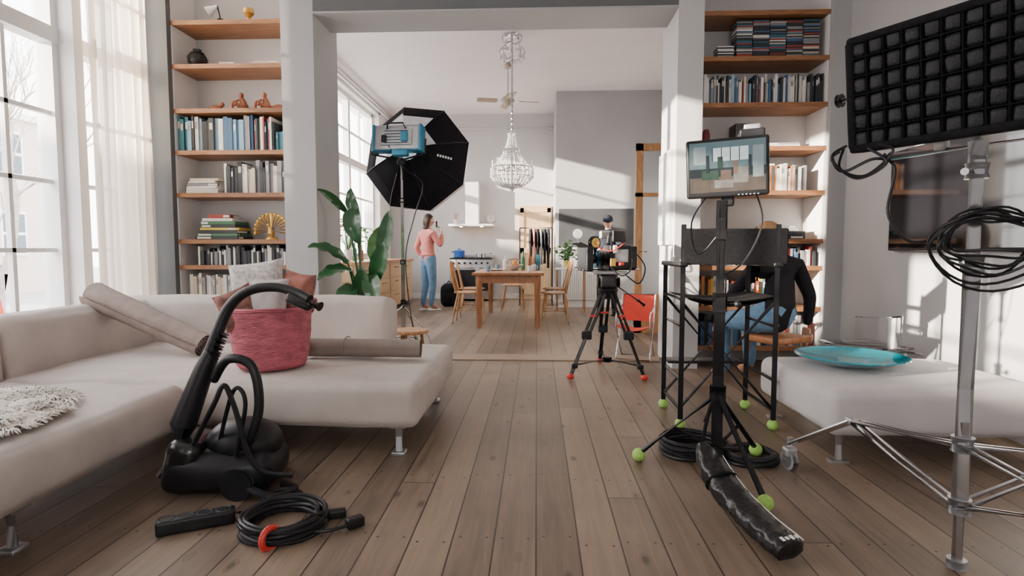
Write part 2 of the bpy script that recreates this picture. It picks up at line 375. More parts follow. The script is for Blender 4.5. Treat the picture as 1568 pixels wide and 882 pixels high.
# ---------------------------------------------------------------- bookcases
SH=[.2,.56,.93,1.17,1.6,1.99,2.37,2.77,3.16]
def bookcase(nm,x0,x1):
    b=MB(nm)
    for z in SH: b.bb((x0+.002,5.25,z-.04),(x1-.002,5.638,z),SHELF)
    b.bb((x0+.002,5.628,.02),(x1-.002,5.638,3.95),WALLL)
    b.bb((x0+.002,5.26,.0),(x0+.015,5.628,3.95),WHITE); b.bb((x1-.015,5.26,.0),(x1-.002,5.628,3.95),WHITE)
    return b.done()
bookcase('bookcase',SL0,SL1); bookcase('bookcase',SR0,SR1)
PAL={k:mat('book_'+k,c,.6,var=.1,scale=8) for k,c in dict(white=(.68,.66,.62),cream=(.55,.48,.37),blue=(.04,.11,.22),teal=(.02,.13,.17),dark=(.025,.03,.035),grey=(.24,.24,.26),red=(.34,.05,.04),orange=(.5,.18,.04),green=(.05,.15,.07),yellow=(.6,.44,.06),sky=(.20,.36,.48)).items()}
def books(nm,rows,seed):
    rnd=random.Random(seed); b=MB(nm)
    for (x0,x1,z,h0,h1,w0,w1,dp,pal) in rows:
        x=x0; pl=[PAL[p] for p in pal.split()]
        while x<x1-w0:
            w=rnd.uniform(w0,w1); h=rnd.uniform(h0,h1); m=rnd.choice(pl); y=5.28+rnd.uniform(0,.03)
            b.bb((x+.001,y,z+.001),(x+w-.001,y+dp,z+h),m)
            if rnd.random()<.5 and h>.15:
                b.bb((x+w*.2,y-.001,z+h*.65),(x+w*.8,y,z+h*.85),rnd.choice([PAL['white'],PAL['cream'],PAL['grey']]))
            x+=w
    return b.done()
def stack(nm,items,x,y,z,seed):
    rnd=random.Random(seed); b=MB(nm); zz=z+.001
    for (w,d,h,m) in items:
        b.box((x+rnd.uniform(-.01,.01),y,zz+h/2),(w,d,h-.002),PAL[m],rot(0,0,rnd.uniform(-5,5))); b.box((x,y-.001,zz+h/2),(w*.96,d*.96,h*.6),PAL['white']); zz+=h
    return b.done()
books('row_of_books',[(-3.34,-3.0,1.99,.27,.33,.022,.05,.22,'teal teal sky white teal dark'),(-3.0,-2.62,1.99,.27,.33,.022,.05,.22,'blue white white blue sky grey'),(-2.62,-2.42,1.99,.25,.32,.012,.03,.22,'dark blue white red dark'),(-2.42,-2.33,1.99,.15,.2,.02,.04,.18,'teal'),
 (-2.92,-2.32,1.6,.22,.31,.02,.045,.21,'white white grey cream dark grey dark'),
 (-3.2,-2.32,.93,.12,.19,.012,.03,.16,'dark grey white dark dark dark'),
 (-3.28,-2.8,.56,.24,.30,.015,.035,.22,'white grey white cream white'),
 (-2.75,-2.32,.56,.2,.30,.02,.04,.22,'dark blue grey'),(-3.3,-2.32,.2,.22,.30,.02,.05,.22,'dark blue grey white red')],1)
books('row_of_books',[(1.48,2.52,2.37,.17,.26,.008,.026,.16,'white grey dark white white grey blue dark white sky cream white dark red'),
 (2.02,2.42,1.6,.18,.25,.015,.035,.18,'white cream red orange white yellow grey'),
 (1.48,2.3,.56,.2,.28,.015,.04,.2,'red white orange blue cream dark yellow'),
 (1.48,2.5,.93,.12,.18,.015,.03,.16,'dark grey cream red white blue'),(1.5,2.5,.2,.2,.28,.02,.04,.2,'dark blue grey white red')],2)
rnd=random.Random(5); b=MB('cd_collection')
x=1.76
while x<2.45:
    zz=2.771
    for k in range(28):
        h=.0115; b.box((x+.07+rnd.uniform(-.004,.004),5.36,zz+h/2),(.138,.125,h*.82),rnd.choice([PAL[q] for q in('dark','dark','grey','white','blue','dark','teal','dark','grey','dark','cream','red')])); zz+=h
    x+=.145
for k in range(9): b.box((1.67+rnd.uniform(-.004,.004),5.36,2.777+.0115*k),(.14,.125,.0095),PAL[rnd.choice(['dark','grey','white'])])
b.done()
stack('stack_of_books',[(.30,.24,.022,'white')]*3+[(.28,.22,.03,'grey'),(.26,.22,.02,'white'),(.27,.2,.025,'cream')],-3.12,5.40,1.6,3)
stack('stack_of_books',[(.42,.26,.03,'dark'),(.40,.25,.025,'green'),(.38,.25,.03,'dark'),(.36,.25,.025,'yellow'),(.33,.24,.028,'dark'),(.34,.24,.03,'green'),(.30,.22,.03,'white'),(.2,.2,.035,'red')],-2.98,5.40,1.17,4)
stack('stack_of_books',[(.3,.2,.02,'white'),(.22,.2,.015,'cream')],-2.5,5.4,2.77,5)
stack('stack_of_books',[(.4,.26,.03,'dark'),(.42,.26,.04,'dark'),(.3,.25,.03,'white'),(.28,.22,.02,'grey')],2.2,5.42,1.17,6)
stack('stack_of_books',[(.30,.24,.02,'white'),(.28,.22,.02,'grey')],2.2,5.42,1.99,7)
stack('stack_of_books',[(.14,.12,.03,'cream')],-2.86,5.36,2.77,8)
b=MB('desk_speaker'); b.rbox((1.88,5.42,2.10),(.2,.18,.215),.01,BLACK); b.lathe([(.0,0),(.05,.0),(.07,.02),(.078,.02),(.08,0)],(1.88,5.325,2.09),CHROME,20,rot(90,0,0)); b.done()
b=MB('candle_glass'); b.lathe([(0,0),(.03,0),(.035,.1),(.03,.14),(.02,.16)],(1.52,5.33,1.992),mat('dark_red_glass',(.15,.02,.03),.15),16); b.done()
b=MB('small_vase'); b.lathe([(0,0),(.05,0),(.085,.04),(.09,.09),(.06,.14),(.035,.15),(.04,.17),(.0,.17)],(-3.18,5.38,2.771),BLACK,8); b.done()
b=MB('brass_ornament'); b.lathe([(0,0),(.05,0),(.02,.02),(.015,.06),(.05,.10),(.045,.14),(0,.15)],(-2.68,5.38,3.161),GOLD,16); b.done()
b=MB('clamp_lamp'); b.cyl((-2.9,5.3,3.163),(-2.93,5.3,3.3),.008,BLACKM); b.lathe([(.015,0),(.02,.03),(.05,.1)],(-2.93,5.3,3.3),WHITE,16,rot(0,-120,0)); b.cyl((-2.9,5.3,3.163),(-2.9,5.3,3.18),.03,BLACKM); b.done()
def figurine(nm,x,kind):
    b=MB(nm); z=2.371
    if kind==0:
        b.sph((x,5.38,z+.04),(.05,.045,.04),TERRA); b.tube(cr([(x+.01,5.38,z+.05),(x,5.38,z+.09),(x-.005,5.37,z+.12)]),[.035,.03,.015],TERRA); b.sph((x-.005,5.365,z+.14),(.022,.024,.028),TERRA)
        b.tube(cr([(x-.02,5.35,z+.10),(x-.05,5.33,z+.07),(x-.04,5.32,z+.04)]),.011,TERRA,6); b.tube(cr([(x,5.35,z+.03),(x-.06,5.33,z+.075),(x-.08,5.33,z+.016)]),.014,TERRA,6)
    else:
        b.sph((x,5.38,z+.03),(.065,.03,.03),TERRA); b.sph((x+.065,5.37,z+.06),(.022,.02,.022),TERRA); b.cyl((x+.04,5.38,z+.03),(x+.06,5.38,z+.06),.018,TERRA)
        for k in(-.05,.03): b.tube([(x+k,5.36,z+.03),(x+k+.02,5.34,z+.012),(x+k+.045,5.335,z+.012)],.009,TERRA,6)
    b.done()
figurine('clay_figurine',-2.76,0); figurine('clay_figurine',-2.54,0); figurine('clay_animal_figurine',-3.02,1); figurine('clay_animal_figurine',-2.42,1)
b=MB('peacock_fan_ornament'); cx,cz=-2.52,1.171
b.lathe([(0,0),(.06,0),(.05,.02),(.02,.03),(.03,.05),(.03,.08)],(cx,5.38,cz),GOLD,16)
for k in range(15):
    a=math.radians(-8+k*196/14); d=Vector((math.cos(a),0,math.sin(a))); p=Vector((cx,5.38,cz+.08))
    b.tube([p+d*.02,p+d*.10,p+d*.155],[.006,.012,.017],GOLD,6,flat=.5); b.sph(p+d*.158,(.02,.009,.02),GOLD,8,6)
b.tube(cr([(cx,5.36,cz+.05),(cx,5.35,cz+.1),(cx-.01,5.34,cz+.13)]),[.028,.018,.012],GOLD); b.sph((cx-.01,5.335,cz+.135),.016,GOLD); b.done()
# ---------------------------------------------------------------- sofa
b=MB('sectional_sofa')
def cush(c,s,r=.05,p=.02,R=None): b.rbox(c,s,r,SOFA,R,puff=p,seg=4,inner=9,wr=.014)
cush((-1.715,3.46,.28),(2.23,1.26,.235),.055,.02)
cush((-2.30,1.68,.28),(1.05,2.26,.235),.055,.02)
cush((-1.62,4.23,.51),(1.10,.28,.42),.07,.015,rot(-5,0,0)); cush((-2.62,4.23,.51),(.98,.28,.42),.07,.015,rot(-5,0,0))
cush((-2.98,3.66,.49),(.30,1.42,.42),.08,.02,rot(0,-6,0)); cush((-2.98,2.25,.49),(.30,1.36,.42),.08,.02,rot(0,-6,0)); cush((-2.98,1.0,.49),(.30,1.1,.42),.08,.02,rot(0,-6,0))
for (x,y) in((-.72,2.93),(-.72,3.98),(-1.86,2.93),(-1.86,.8),(-3.0,.8),(-3.0,4.2),(-1.86,1.9),(-1.2,4.2)):
    b.cyl((x,y,.015),(x,y,.17),.018,ALU); b.rbox((x,y,.01),(.07,.07,.02),.005,ALU,seg=1,inner=1); b.box((x,y,.155),(.08,.08,.012),ALU)
b.done(50)
# sheepskin
b=MB('sheepskin_rug'); rnd=random.Random(3); n=46; vs=[];fs=[]; SX,SY=-2.36,1.97
for i in range(n+1):
    for j in range(n+1):
        u=-1+2*i/n; v=-1+2*j/n; ang=math.atan2(v,u); rr=max(abs(u),abs(v)); 
        k=(1/max(1e-6,math.hypot(u,v))*rr if rr>0 else 1)
        rad=1+.10*math.sin(ang*5)+.07*math.sin(ang*9+1)+.05*noise.noise(Vector((math.cos(ang)*4,math.sin(ang)*4,0)))
        x=u*k*.44*rad; y=v*k*.52*rad
        z=.010+.03*(1-rr**6)+.018*noise.noise(Vector((x*16,y*16,2)))*(1-rr**8)+.012*noise.noise(Vector((x*45,y*45,5)))
        vs.append((SX+x,SY+y,.42+z))
for i in range(n):
    for j in range(n): a=i*(n+1)+j; fs.append((a,a+1,a+n+2,a+n+1))
b.add(vs,fs,FUR)
for k in range(7500):
    ang=rnd.uniform(0,6.283); q=math.sqrt(rnd.random())*1.07; x=SX+math.cos(ang)*.46*q; y=SY+math.sin(ang)*.54*q
    sw=2.5*noise.noise(Vector((x*5,y*5,7))); d=Vector((math.cos(ang+sw)*.8+rnd.uniform(-.4,.4),math.sin(ang+sw)*.8+rnd.uniform(-.4,.4),.45)).normalized()
    p=Vector((x,y,.44 if q<.92 else .42)); b.tube([p,p+d*.028,p+Vector((d.x,d.y,.05))*.055],[.005,.0037,.001],FUR,3,cap=False)
b.done(180)
def roll(nm,p0,p1,r0,r1,m,turns=3):
    b=MB(nm); p0=Vector(p0);p1=Vector(p1); X,Y,d=frame(p1-p0); L=(p1-p0).length
    vs=[];fs=[]; n=turns*24; K=10
    for k in range(K+1):
        t=k/K; R0=r0+(r1-r0)*t
        for i in range(n+1):
            a=2*math.pi*i/24; r=R0*(.35+.65*i/n)*(1+.015*math.sin(k*1.7+a))
            vs.append(p0+d*L*t+(X*math.cos(a)+Y*math.sin(a))*r)
    for k in range(K):
        for i in range(n): a=k*(n+1)+i; fs.append((a,a+1,a+n+2,a+n+1))
    b.add(vs,fs,m); return b
b=roll('rolled_rug',(-2.95,3.70,.775),(-2.06,3.46,.480),.100,.078,RUGB); b.done(60)
b=roll('paper_roll',(-1.40,3.40,.485),(-.70,3.42,.480),.062,.06,PAPER)
b.tube(cr([(-1.15,3.335,.47),(-1.15,3.34,.52),(-1.14,3.38,.55),(-1.14,3.44,.54)]),.004,PAPER,5); b.done(60)
# basket with cushions
b=MB('woven_basket'); bx,by,bz=-1.49,3.13,.42
wob=lambda a,z:1+.035*math.sin(a*3+z*9)+.012*math.sin(a*13+z*30)+.008*math.sin(a*29-z*60)
b.lathe([(0,.0),(.17,.0),(.188,.02),(.197,.06),(.203,.1),(.208,.15),(.218,.2),(.222,.25),(.23,.30),(.236,.335),(.228,.34),(.21,.3),(.19,.1),(.17,.03),(0,.03)],(bx,by,bz),PINK,96,None,(1,.85),wob)
for z in(.325,.334): r=.236; b.tube([(bx+r*math.cos(a)*wob(a,z),by+r*.85*math.sin(a)*wob(a,z),bz+z+.004*math.sin(a*4)) for a in [2*math.pi*i/48 for i in range(48)]],.006,PINK,5,closed=True)
for sx in(-1,1): b.tube(cr([(bx+sx*.22,by-.05,bz+.30),(bx+sx*.25,by-.04,bz+.37),(bx+sx*.25,by+.04,bz+.37),(bx+sx*.22,by+.05,bz+.30)]),.008,PINK,6)
b.done(60)
CUSW=mat('patterned_cushion',(.58,.54,.51),.9,var=.4,scale=45); CUSR=mat('rust_cushion',(.36,.14,.11),.9,var=.4,scale=14); CUSG=mat('grey_cushion',(.46,.42,.41),.9,var=.15,scale=14); CUSB=mat('brown_cushion',(.20,.09,.07),.9,var=.5,scale=20)
b=MB('throw_cushion'); b.pillow((-1.57,3.17,.86),.30,.30,.14,CUSW,rot(80,0,8)@rot(0,0,8)); b.done(60)
b=MB('throw_cushion'); b.pillow((-1.37,3.20,.80),.22,.30,.12,CUSR,rot(78,0,-20)@rot(0,0,-8)); b.done(60)
b=MB('throw_cushion'); b.pillow((-1.46,3.06,.79),.22,.26,.11,CUSG,rot(78,0,-6)); b.done(60)
b=MB('throw_cushion'); b.pillow((-1.61,3.02,.76),.20,.22,.09,CUSB,rot(70,0,12)@rot(0,0,25)); b.done(60)
# ---------------------------------------------------------------- vacuum
b=MB('vacuum_cleaner')
b.rbox((-1.40,2.50,.10),(.46,.30,.17),.06,BLACK,rot(0,0,8),seg=3,inner=3,puff=.02); b.sph((-1.33,2.52,.2),(.17,.14,.11),BLACK,20,12)
b.rbox((-1.55,2.46,.13),(.15,.26,.24),.05,BGLOSS,rot(0,12,8))
for sy in(-1,1): 
    b.cyl((-1.28,2.52+sy*.16,.07),(-1.28,2.52+sy*.19,.07),.07,BLACK,n=20)
b.tube([(-1.60,2.40,.08),(-1.56,2.43,.30),(-1.47,2.46,.55),(-1.44,2.47,.62)],[.062,.055,.042,.034],BLACK,16)
for k in range(7):
    t=k/6; p=Vector((-1.47,2.46,.54)).lerp(Vector((-1.40,2.48,.70)),t); q=Vector((.4,.1,.9)).normalized()*.010; b.cyl(p-q,p+q*.2,.038-.001*k,BLACK,n=16)
b.tube(cr([(-1.47,2.46,.54),(-1.42,2.48,.70),(-1.37,2.50,.82),(-1.28,2.50,.89),(-1.16,2.50,.905),(-1.05,2.48,.88),(-.99,2.46,.855)],8),[.030,.026,.023,.021,.02,.022],BLACK,14)
b.rbox((-1.04,2.475,.845),(.13,.05,.05),.018,BGLOSS,rot(0,20,-10)); b.cyl((-1.01,2.47,.85),(-.94,2.45,.825),.022,BLACK)
b.tube(cr([(-1.42,2.44,.5),(-1.33,2.40,.60),(-1.22,2.39,.57),(-1.19,2.38,.40),(-1.24,2.38,.25),(-1.32,2.42,.2)],8),.02,BLACK,12)
b.tube(cr([(-1.40,2.42,.2),(-1.30,2.36,.45),(-1.26,2.36,.48),(-1.24,2.36,.4),(-1.30,2.38,.18)],8),.009,BLACK,8)
b.tube(cr([(-1.26,2.36,.06),(-1.12,2.32,.03),(-1.06,2.42,.02),(-1.14,2.48,.02)],6),.018,BLACK,8)
b.tube(cr([(-1.50,2.38,.2),(-1.36,2.33,.42),(-1.32,2.34,.5),(-1.28,2.34,.42),(-1.20,2.35,.15),(-1.05,2.38,.1)],8),.011,BLACK,8)
b.done()
b=MB('power_strip'); R=rot(0,0,28)
b.rbox((-1.31,2.10,.028),(.27,.065,.055),.01,BLACK,R,seg=2)
for k in range(4): 
    p=Vector((-1.31,2.10,.0556))+R@Vector((-.1+k*.065,0,0)); b.lathe([(.028,.0),(.026,.003),(.022,-.003),(0,-.003)],p,mat('socket_grey',(.05,.05,.055),.4),20)
b.tube(cr([(-1.19,2.17,.03),(-1.13,2.21,.012),(-1.06,2.2,.012)]),.007,BLACK); b.done()
def coil(nm,cx,cy,r,n,wr,seed,m=BLACK,z0=.0,extra=None):
    rnd=random.Random(seed); b=MB(nm); pts=[]
    for i in range(n*24):
        t=i/24; a=2*math.pi*t; lay=int(t); rr=r*(1-.06*(lay%3)+.02*math.sin(a*2+lay*1.3)); pts.append((cx+rr*math.cos(a)+.01*math.sin(lay*2.1),cy+rr*.97*math.sin(a),z0+wr+wr*1.4*(lay//2)+.004*math.sin(a*3+lay)+.003))
    b.tube(pts,wr,m,7); 
    if extra: extra(b)
    return b.done()
def ex(b):
    b.tube([(-.955+.026*math.cos(t)*.6,1.962+.032*math.cos(t),.036+.038*math.sin(t)) for t in [i*math.pi/8 for i in range(16)]],.012,RED,6,closed=True)
    b.tube(cr([(-.88,2.05,.02),(-.78,2.06,.02),(-.70,2.12,.02)]),.007,BLACK); b.rbox((-.70,2.13,.022),(.07,.04,.04),.01,BLACK,rot(0,0,40)); b.rbox((-.80,2.20,.02),(.08,.035,.035),.01,BLACK,rot(0,0,20))
coil('coiled_cable',-.97,2.11,.155,10,.009,1,extra=ex)
coil('coiled_cable',-1.08,2.34,.08,4,.008,4)
# ---------------------------------------------------------------- ottoman + dish
b=MB('ottoman'); b.rbox((2.01,3.31,.265),(1.12,.92,.235),.05,OTTO,None,puff=.015,seg=4,inner=7,wr=.008)
for x in(1.53,2.49):
    for y in(2.92,3.7): b.cyl((x,y,.012),(x,y,.16),.016,ALU); b.box((x,y,.006),(.09,.05,.012),ALU)
b.done(50)
b=MB('teal_dish'); b.lathe([(0,.0),(.12,.0),(.2,.012),(.28,.042),(.30,.052),(.295,.057),(.26,.042),(.17,.02),(.08,.018),(0,.018)],(1.84,3.42,.403),TEAL,48); b.done(60)
b=MB('phone'); b.rbox((2.15,3.42,.475),(.09,.15,.012),.004,BLACK,rot(0,12,30),seg=2,inner=1); b.done()
def acrylic(nm,x,y,rz,seat=.44,back=.75,w=.42,extra=False):
    b=MB(nm); b.M=T(x,y,0,rz)
    b.rbox((0,0,seat),(w,w,.012),.005,ACRYL,seg=1,inner=1)
    pts=[];fs=[]
    for i in range(11):
        a=-.9+1.8*i/10; 
        for z in(seat,back): pts.append((w*.5*math.sin(a)*1.1,-w*.5*math.cos(a)*1.02-.02*(z-seat),z))
    for i in range(10): fs.append((2*i,2*i+1,2*i+3,2*i+2))
    b.add(pts,fs,ACRYL)
    b.tube([pts[2*i+1] for i in range(11)],.006,ACRYL,6)
    for sx in(-1,1):
        for sy in(-1,1): b.cyl((sx*w*.45,sy*w*.45,0),(sx*w*.42,sy*w*.42,seat),.012,ACRYL)
    return b.done()
acrylic('clear_plastic_chair',2.32,4.15,10,.40,.62)
# ---------------------------------------------------------------- TV
b=MB('wall_television'); b.rbox((2.665,3.72,1.43),(.05,1.48,.73),.01,BLACK,seg=1,inner=1); b.bb((2.636,3.0,1.085),(2.64,4.44,1.775),mat('tv_glass',(.008,.008,.01),.06,var=.1)); b.bb((2.69,3.5,1.3),(2.70,3.9,1.6),BLACK); b.done()
# ---------------------------------------------------------------- director chair
b=MB('directors_chair'); x0,x1,y0,y1=.86,1.405,3.42,3.88
for x in(x0,x1):
    for y in(y0,y1):
        b.cyl((x,y,.03),(x,y,.97 if y==y1 else 1.22),.015,BLACKM); b.sph((x,y,.033),.033,TENNIS)
    b.cyl((x,y0,.30),(x,y1,.30),.012,BLACKM); b.cyl((x,y0,.62),(x,y1,.62),.012,BLACKM); b.cyl((x,y0,.12),(x,y1,.12),.012,BLACKM)
    b.rbox((x,(y0+y1)/2,.985),(.055,.50,.03),.012,BLACK,seg=2,inner=2); b.cyl((x,y0,.78),(x,y1,.78),.014,BLACKM)
for y in(y0+.03,y1-.03):
    b.cyl((x0,y,.12),(x1,y,.76),.011,BLACKM); b.cyl((x1,y-.02,.12),(x0,y-.02,.76),.011,BLACKM)
b.rbox(((x0+x1)/2,y1+.05,.32),(.5,.14,.02),.006,BLACK,seg=1,inner=1); b.cyl((x0,y1,.30),(x0,y1+.1,.32),.01,BLACKM); b.cyl((x1,y1,.30),(x1,y1+.1,.32),.01,BLACKM)
def sag(b,z,ya,yb,xa,xb,s,m):
    vs=[];fs=[]
    for i in range(13):
        t=i/12
        for j in range(5): vs.append((xa+(xb-xa)*t,ya+(yb-ya)*j/4,z-s*4*t*(1-t)))
    for i in range(12):
        for j in range(4): a=i*5+j; fs.append((a,a+1,a+6,a+5))
    b.add(vs,fs,m); b.add([Vector(v)-Vector((0,0,.006)) for v in vs],fs,m)
sag(b,.80,y0,y1,x0,x1,.03,BFAB); sag(b,.79,y0+.02,y1-.02,x0+.02,x1-.02,.05,BFAB)
b.rbox((1.155,3.425,1.09),(.62,.035,.22),.016,BFAB,puff=-.01,seg=2,inner=6)
b.done()
# ---------------------------------------------------------------- monitor on stand
b=MB('monitor_stand'); cx,cy=.86,2.73
b.cyl((cx,cy,.10),(cx,cy,.85),.026,BLACKM); b.cyl((cx,cy,.8),(cx,cy,1.22),.019,BLACKM); b.cyl((cx,cy,.78),(cx,cy,.87),.034,BLACK); b.cyl((cx,cy,.36),(cx,cy,.43),.038,BLACK); b.cyl((cx,cy,.10),(cx,cy,.15),.036,BLACK); b.cyl((cx,cy,1.12),(cx,cy,1.3),.026,BLACK)
b.cyl((cx+.01,cy,.82),(cx+.06,cy-.03,.82),.008,BLACK); b.sph((cx+.07,cy-.035,.82),.016,BLACK)
for (fx,fy) in((.52,2.88),(.94,2.34),(1.14,2.98)):
    b.cyl((cx,cy,.39),(fx,fy,.04),.014,BLACKM); b.sph((fx,fy,.034),.034,TENNIS); mx,my=cx+(fx-cx)*.55,cy+(fy-cy)*.55; b.cyl((cx,cy,.13),(mx,my,.20),.010,BLACKM)
R=rot(4,-2,-17); c=Vector((.865,2.69,1.445)); b.M=Matrix.Translation(c)@R.to_4x4()
b.rbox((0,0,0),(.355,.035,.265),.012,BLACK,seg=2,inner=2); b.cyl((0,.03,-.05),(0,.06,-.16),.016,BLACK); b.rbox((0,.04,-.14),(.06,.05,.07),.01,BLACK)
SC=lambda n,c,e=.42: mat('screen_'+n,[q*.12 for q in c],.35,var=.35,scale=25,emit=c,es=e,spec=.15)
def q(xa,za,xb,zb,m,k=0): xa*=.9;xb*=.9; b.add([(xa,-.0182-k*.0006,za),(xb,-.0182-k*.0006,za),(xb,-.0182-k*.0006,zb),(xa,-.0182-k*.0006,zb)],[(0,1,2,3)],m)
q(-.18,-.108,.18,.118,SC('dark',(.05,.07,.08)))
q(-.18,.0,.18,.118,SC('wall',(.22,.34,.38)),1); q(-.18,-.108,.18,-.04,SC('floor',(.22,.18,.15)),1)
q(-.07,.03,.10,.09,SC('window',(.75,.85,.85),.9),2); q(-.16,.02,-.10,.10,SC('drape',(.5,.6,.62)),2); q(.12,-.05,.17,.09,SC('drape',(.45,.5,.5)),2)
q(-.12,-.05,-.04,-.01,SC('green',(.07,.14,.10)),2); q(-.03,-.055,.02,-.01,SC('rug',(.28,.20,.16)),2); q(.03,-.07,.10,.0,SC('sofa',(.45,.42,.39)),2); q(-.06,-.09,.03,-.055,SC('sofa',(.45,.42,.39)),3); q(-.045,.0,-.02,.05,SC('green',(.07,.14,.10)),3)
for k in range(4): q(-.07+.042*k,.03,-.066+.042*k,.09,SC('dark',(.05,.07,.08)),4)
q(-.10,-.02,-.085,.06,SC('dark',(.05,.07,.08)),4); q(.10,-.04,.115,.05,SC('dark',(.05,.07,.08)),4); q(.03,-.03,.05,.03,SC('skinlike',(.4,.25,.2)),4)
for k in range(6): q(.05+.018*k,-.127,.058+.018*k,-.122,CHROME)
b.rbox((.11,.06,.11),(.11,.05,.12),.01,BLACK); b.rbox((.11,.06,.175),(.07,.04,.03),.005,ALU,seg=1,inner=1)
b.M=Matrix.Identity(4)
b.tube(cr([(.80,2.75,1.33),(.74,2.80,1.2),(.78,2.82,1.05),(.86,2.76,1.15)]),.004,BLACK,6); b.tube(cr([(1.0,2.72,1.36),(1.05,2.74,1.2),(.98,2.76,1.02),(.88,2.75,.95)]),.004,BLACK,6)
b.done()
coil('coiled_cable',.83,3.02,.17,9,.011,8); coil('coiled_cable',1.09,2.92,.13,6,.010,9)
# elongated padded weight bag hanging from the stand
b=MB('sandbag')
cp=cr([(.715,2.47,.235),(.735,2.40,.17),(.775,2.24,.10),(.82,2.08,.066),(.855,1.96,.055),(.868,1.925,.05)],9); N_=len(cp); vs=[];fs=[]; n=28
for i,p in enumerate(cp):
    t=i/(N_-1); tt=(cp[min(N_-1,i+1)]-cp[max(0,i-1)]).normalized(); X,Y,_=frame(tt)
    wd=(.022+.040*min(1,t*4))*(1-.10*max(0,t-.5)*2); th=(.018+.028*min(1,t*4))*(1-.25*t)
    if t>.94: th*=1-.5*(t-.94)/.06; wd*=1-.22*(t-.94)/.06
    for k in range(n):
        a=2*math.pi*k/n; ca,sa=math.cos(a),math.sin(a); f_=lambda v:math.copysign(abs(v)**.75,v)
        w_=1+.16*noise.noise(Vector((i*.35,k*.45,1)))+.05*math.sin(i*1.3+k*.9)
        vs.append(p+X*f_(ca)*wd*w_+Y*f_(sa)*th*w_)
for i in range(N_-1):
    for k in range(n): fs.append((i*n+k,i*n+(k+1)%n,(i+1)*n+(k+1)%n,(i+1)*n+k))
fs+= [list(range(n))[::-1],[(N_-1)*n+k for k in range(n)]]
b.add(vs,fs,BAGV)
ln=[]
for i in range(8,N_-2):
    tt=(cp[i+1]-cp[i-1]).normalized(); X,Y,_=frame(tt); ln.append(cp[i]-X*.050+Y*(.030*(1-.2*i/N_)+.006))
b.tube(ln,.0025,PAL['white'],5)
for i in(14,): 
    tt=(cp[i+1]-cp[i-1]).normalized(); X,Y,_=frame(tt); b.tube([cp[i]+X*.068*math.cos(a)+Y*.050*math.sin(a) for a in [j*math.pi/10 for j in range(20)]],.006,BFAB,6,closed=True)
i=39; tt=(cp[i+1]-cp[i-1]).normalized(); X,Y,_=frame(tt)
for k in range(4): c0=cp[i]+Y*.0405+X*(-.03+.02*k); b.box(c0,(.011,.020 if k%2 else .014,.003),WHITE,Matrix((X,tt,Y)).transposed())
b.tube(cr([(.715,2.47,.23),(.78,2.58,.36),(.83,2.67,.38),(.76,2.58,.30)]),.008,BFAB,6); b.done(60)
# ---------------------------------------------------------------- roller stand with grid light
b=MB('light_panel_on_roller_stand'); px,py=1.42,1.94
b.cyl((px,py,.02),(px,py,.50),.016,CHROME,n=16); b.cyl((px,py,.2),(px,py,1.02),.025,CHROME,n=20); b.cyl((px,py,1.0),(px,py,1.36),.021,CHROME,n=20); b.cyl((px,py,0),(px,py,.03),.03,ALU)
for z,h in((.40,.05),(.19,.05),(1.0,.05),(1.30,.05)): b.cyl((px,py,z),(px,py,z+h),.034,ALU,n=20)
b.cyl((px,py,1.33),(px,py,1.42),.028,ALU,n=16); b.cyl((px-.02,py-.02,1.03),(px-.07,py-.05,1.03),.009,CHROME); b.cyl((px-.02,py,1.32),(px-.06,py-.03,1.32),.012,ALU)
for (ex_,ey) in((1.235,2.80),(2.28,2.10),(1.55,1.12)):
    e=Vector((ex_,ey,.10)); up=Vector((px,py,.42)); lo=Vector((px,py,.21)); d=(e-up); mid=up+d*.55; mid.z=.36
    for s in(-1,1):
        o=Vector((-d.y,d.x,0)).normalized()*.018*s
        b.tube([up+o,mid+o,e+o*.5+Vector((0,0,.03))],.009,CHROME,8)
        b.tube([lo+o,mid+o],.009,CHROME,8)
    b.rbox(mid,(.05,.05,.03),.01,ALU,seg=1,inner=1); b.cyl(e+Vector((0,0,-.01)),e+Vector((0,0,.06)),.014,ALU)
    dd=Vector((-d.y,d.x,0)).normalized()*.014; w=Vector((ex_,ey,.05)); b.cyl(w-dd,w+dd,.05,mat('caster_rubber',(.25,.25,.26),.5),n=24); b.cyl(w-dd*1.1,w+dd*1.1,.034,ALU,n=20); b.rbox(e+Vector((0,0,-.012)),(.06,.05,.05),.012,ALU)
d=Vector((.53,-.85,0)).normalized(); nrm=Vector((-.85,-.53,0)).normalized(); L=1.02; hh=.39; o=Vector((1.18,2.255,1.645))
Mx=Matrix((( d.x,-nrm.x,0,o.x),(d.y,-nrm.y,0,o.y),(0,0,1,o.z),(0,0,0,1))); b.M=Mx@Matrix.Rotation(math.radians(7),4,'X')
GC=mat('grid_cloth',(.006,.006,.007),.8,var=.3,spec=.1); PFc=mat('grid_cell_cloth',(.014,.015,.020),.55,var=.3,spec=.3,scale=30,bump=.3)
b.rbox((L/2,.07,0),(L,.06,hh),.02,BFAB,seg=2,inner=4)
b.rbox((L/2,.03,hh/2),(L+.02,.09,.03),.012,BFAB); b.rbox((L/2,.03,-hh/2),(L+.02,.09,.03),.012,BFAB); b.rbox((0,.03,0),(.03,.09,hh),.012,BFAB); b.rbox((L,.03,0),(.03,.09,hh),.012,BFAB)
NC,NR=17,6
for i in range(1,NC): x=i*L/NC; b.rbox((x,.01,0),(.006,.04,hh),.003,GC,seg=1,inner=1)
for j in range(1,NR): z=-hh/2+j*hh/NR; b.rbox((L/2,.01,z),(L,.04,.006),.003,GC,seg=1,inner=1)
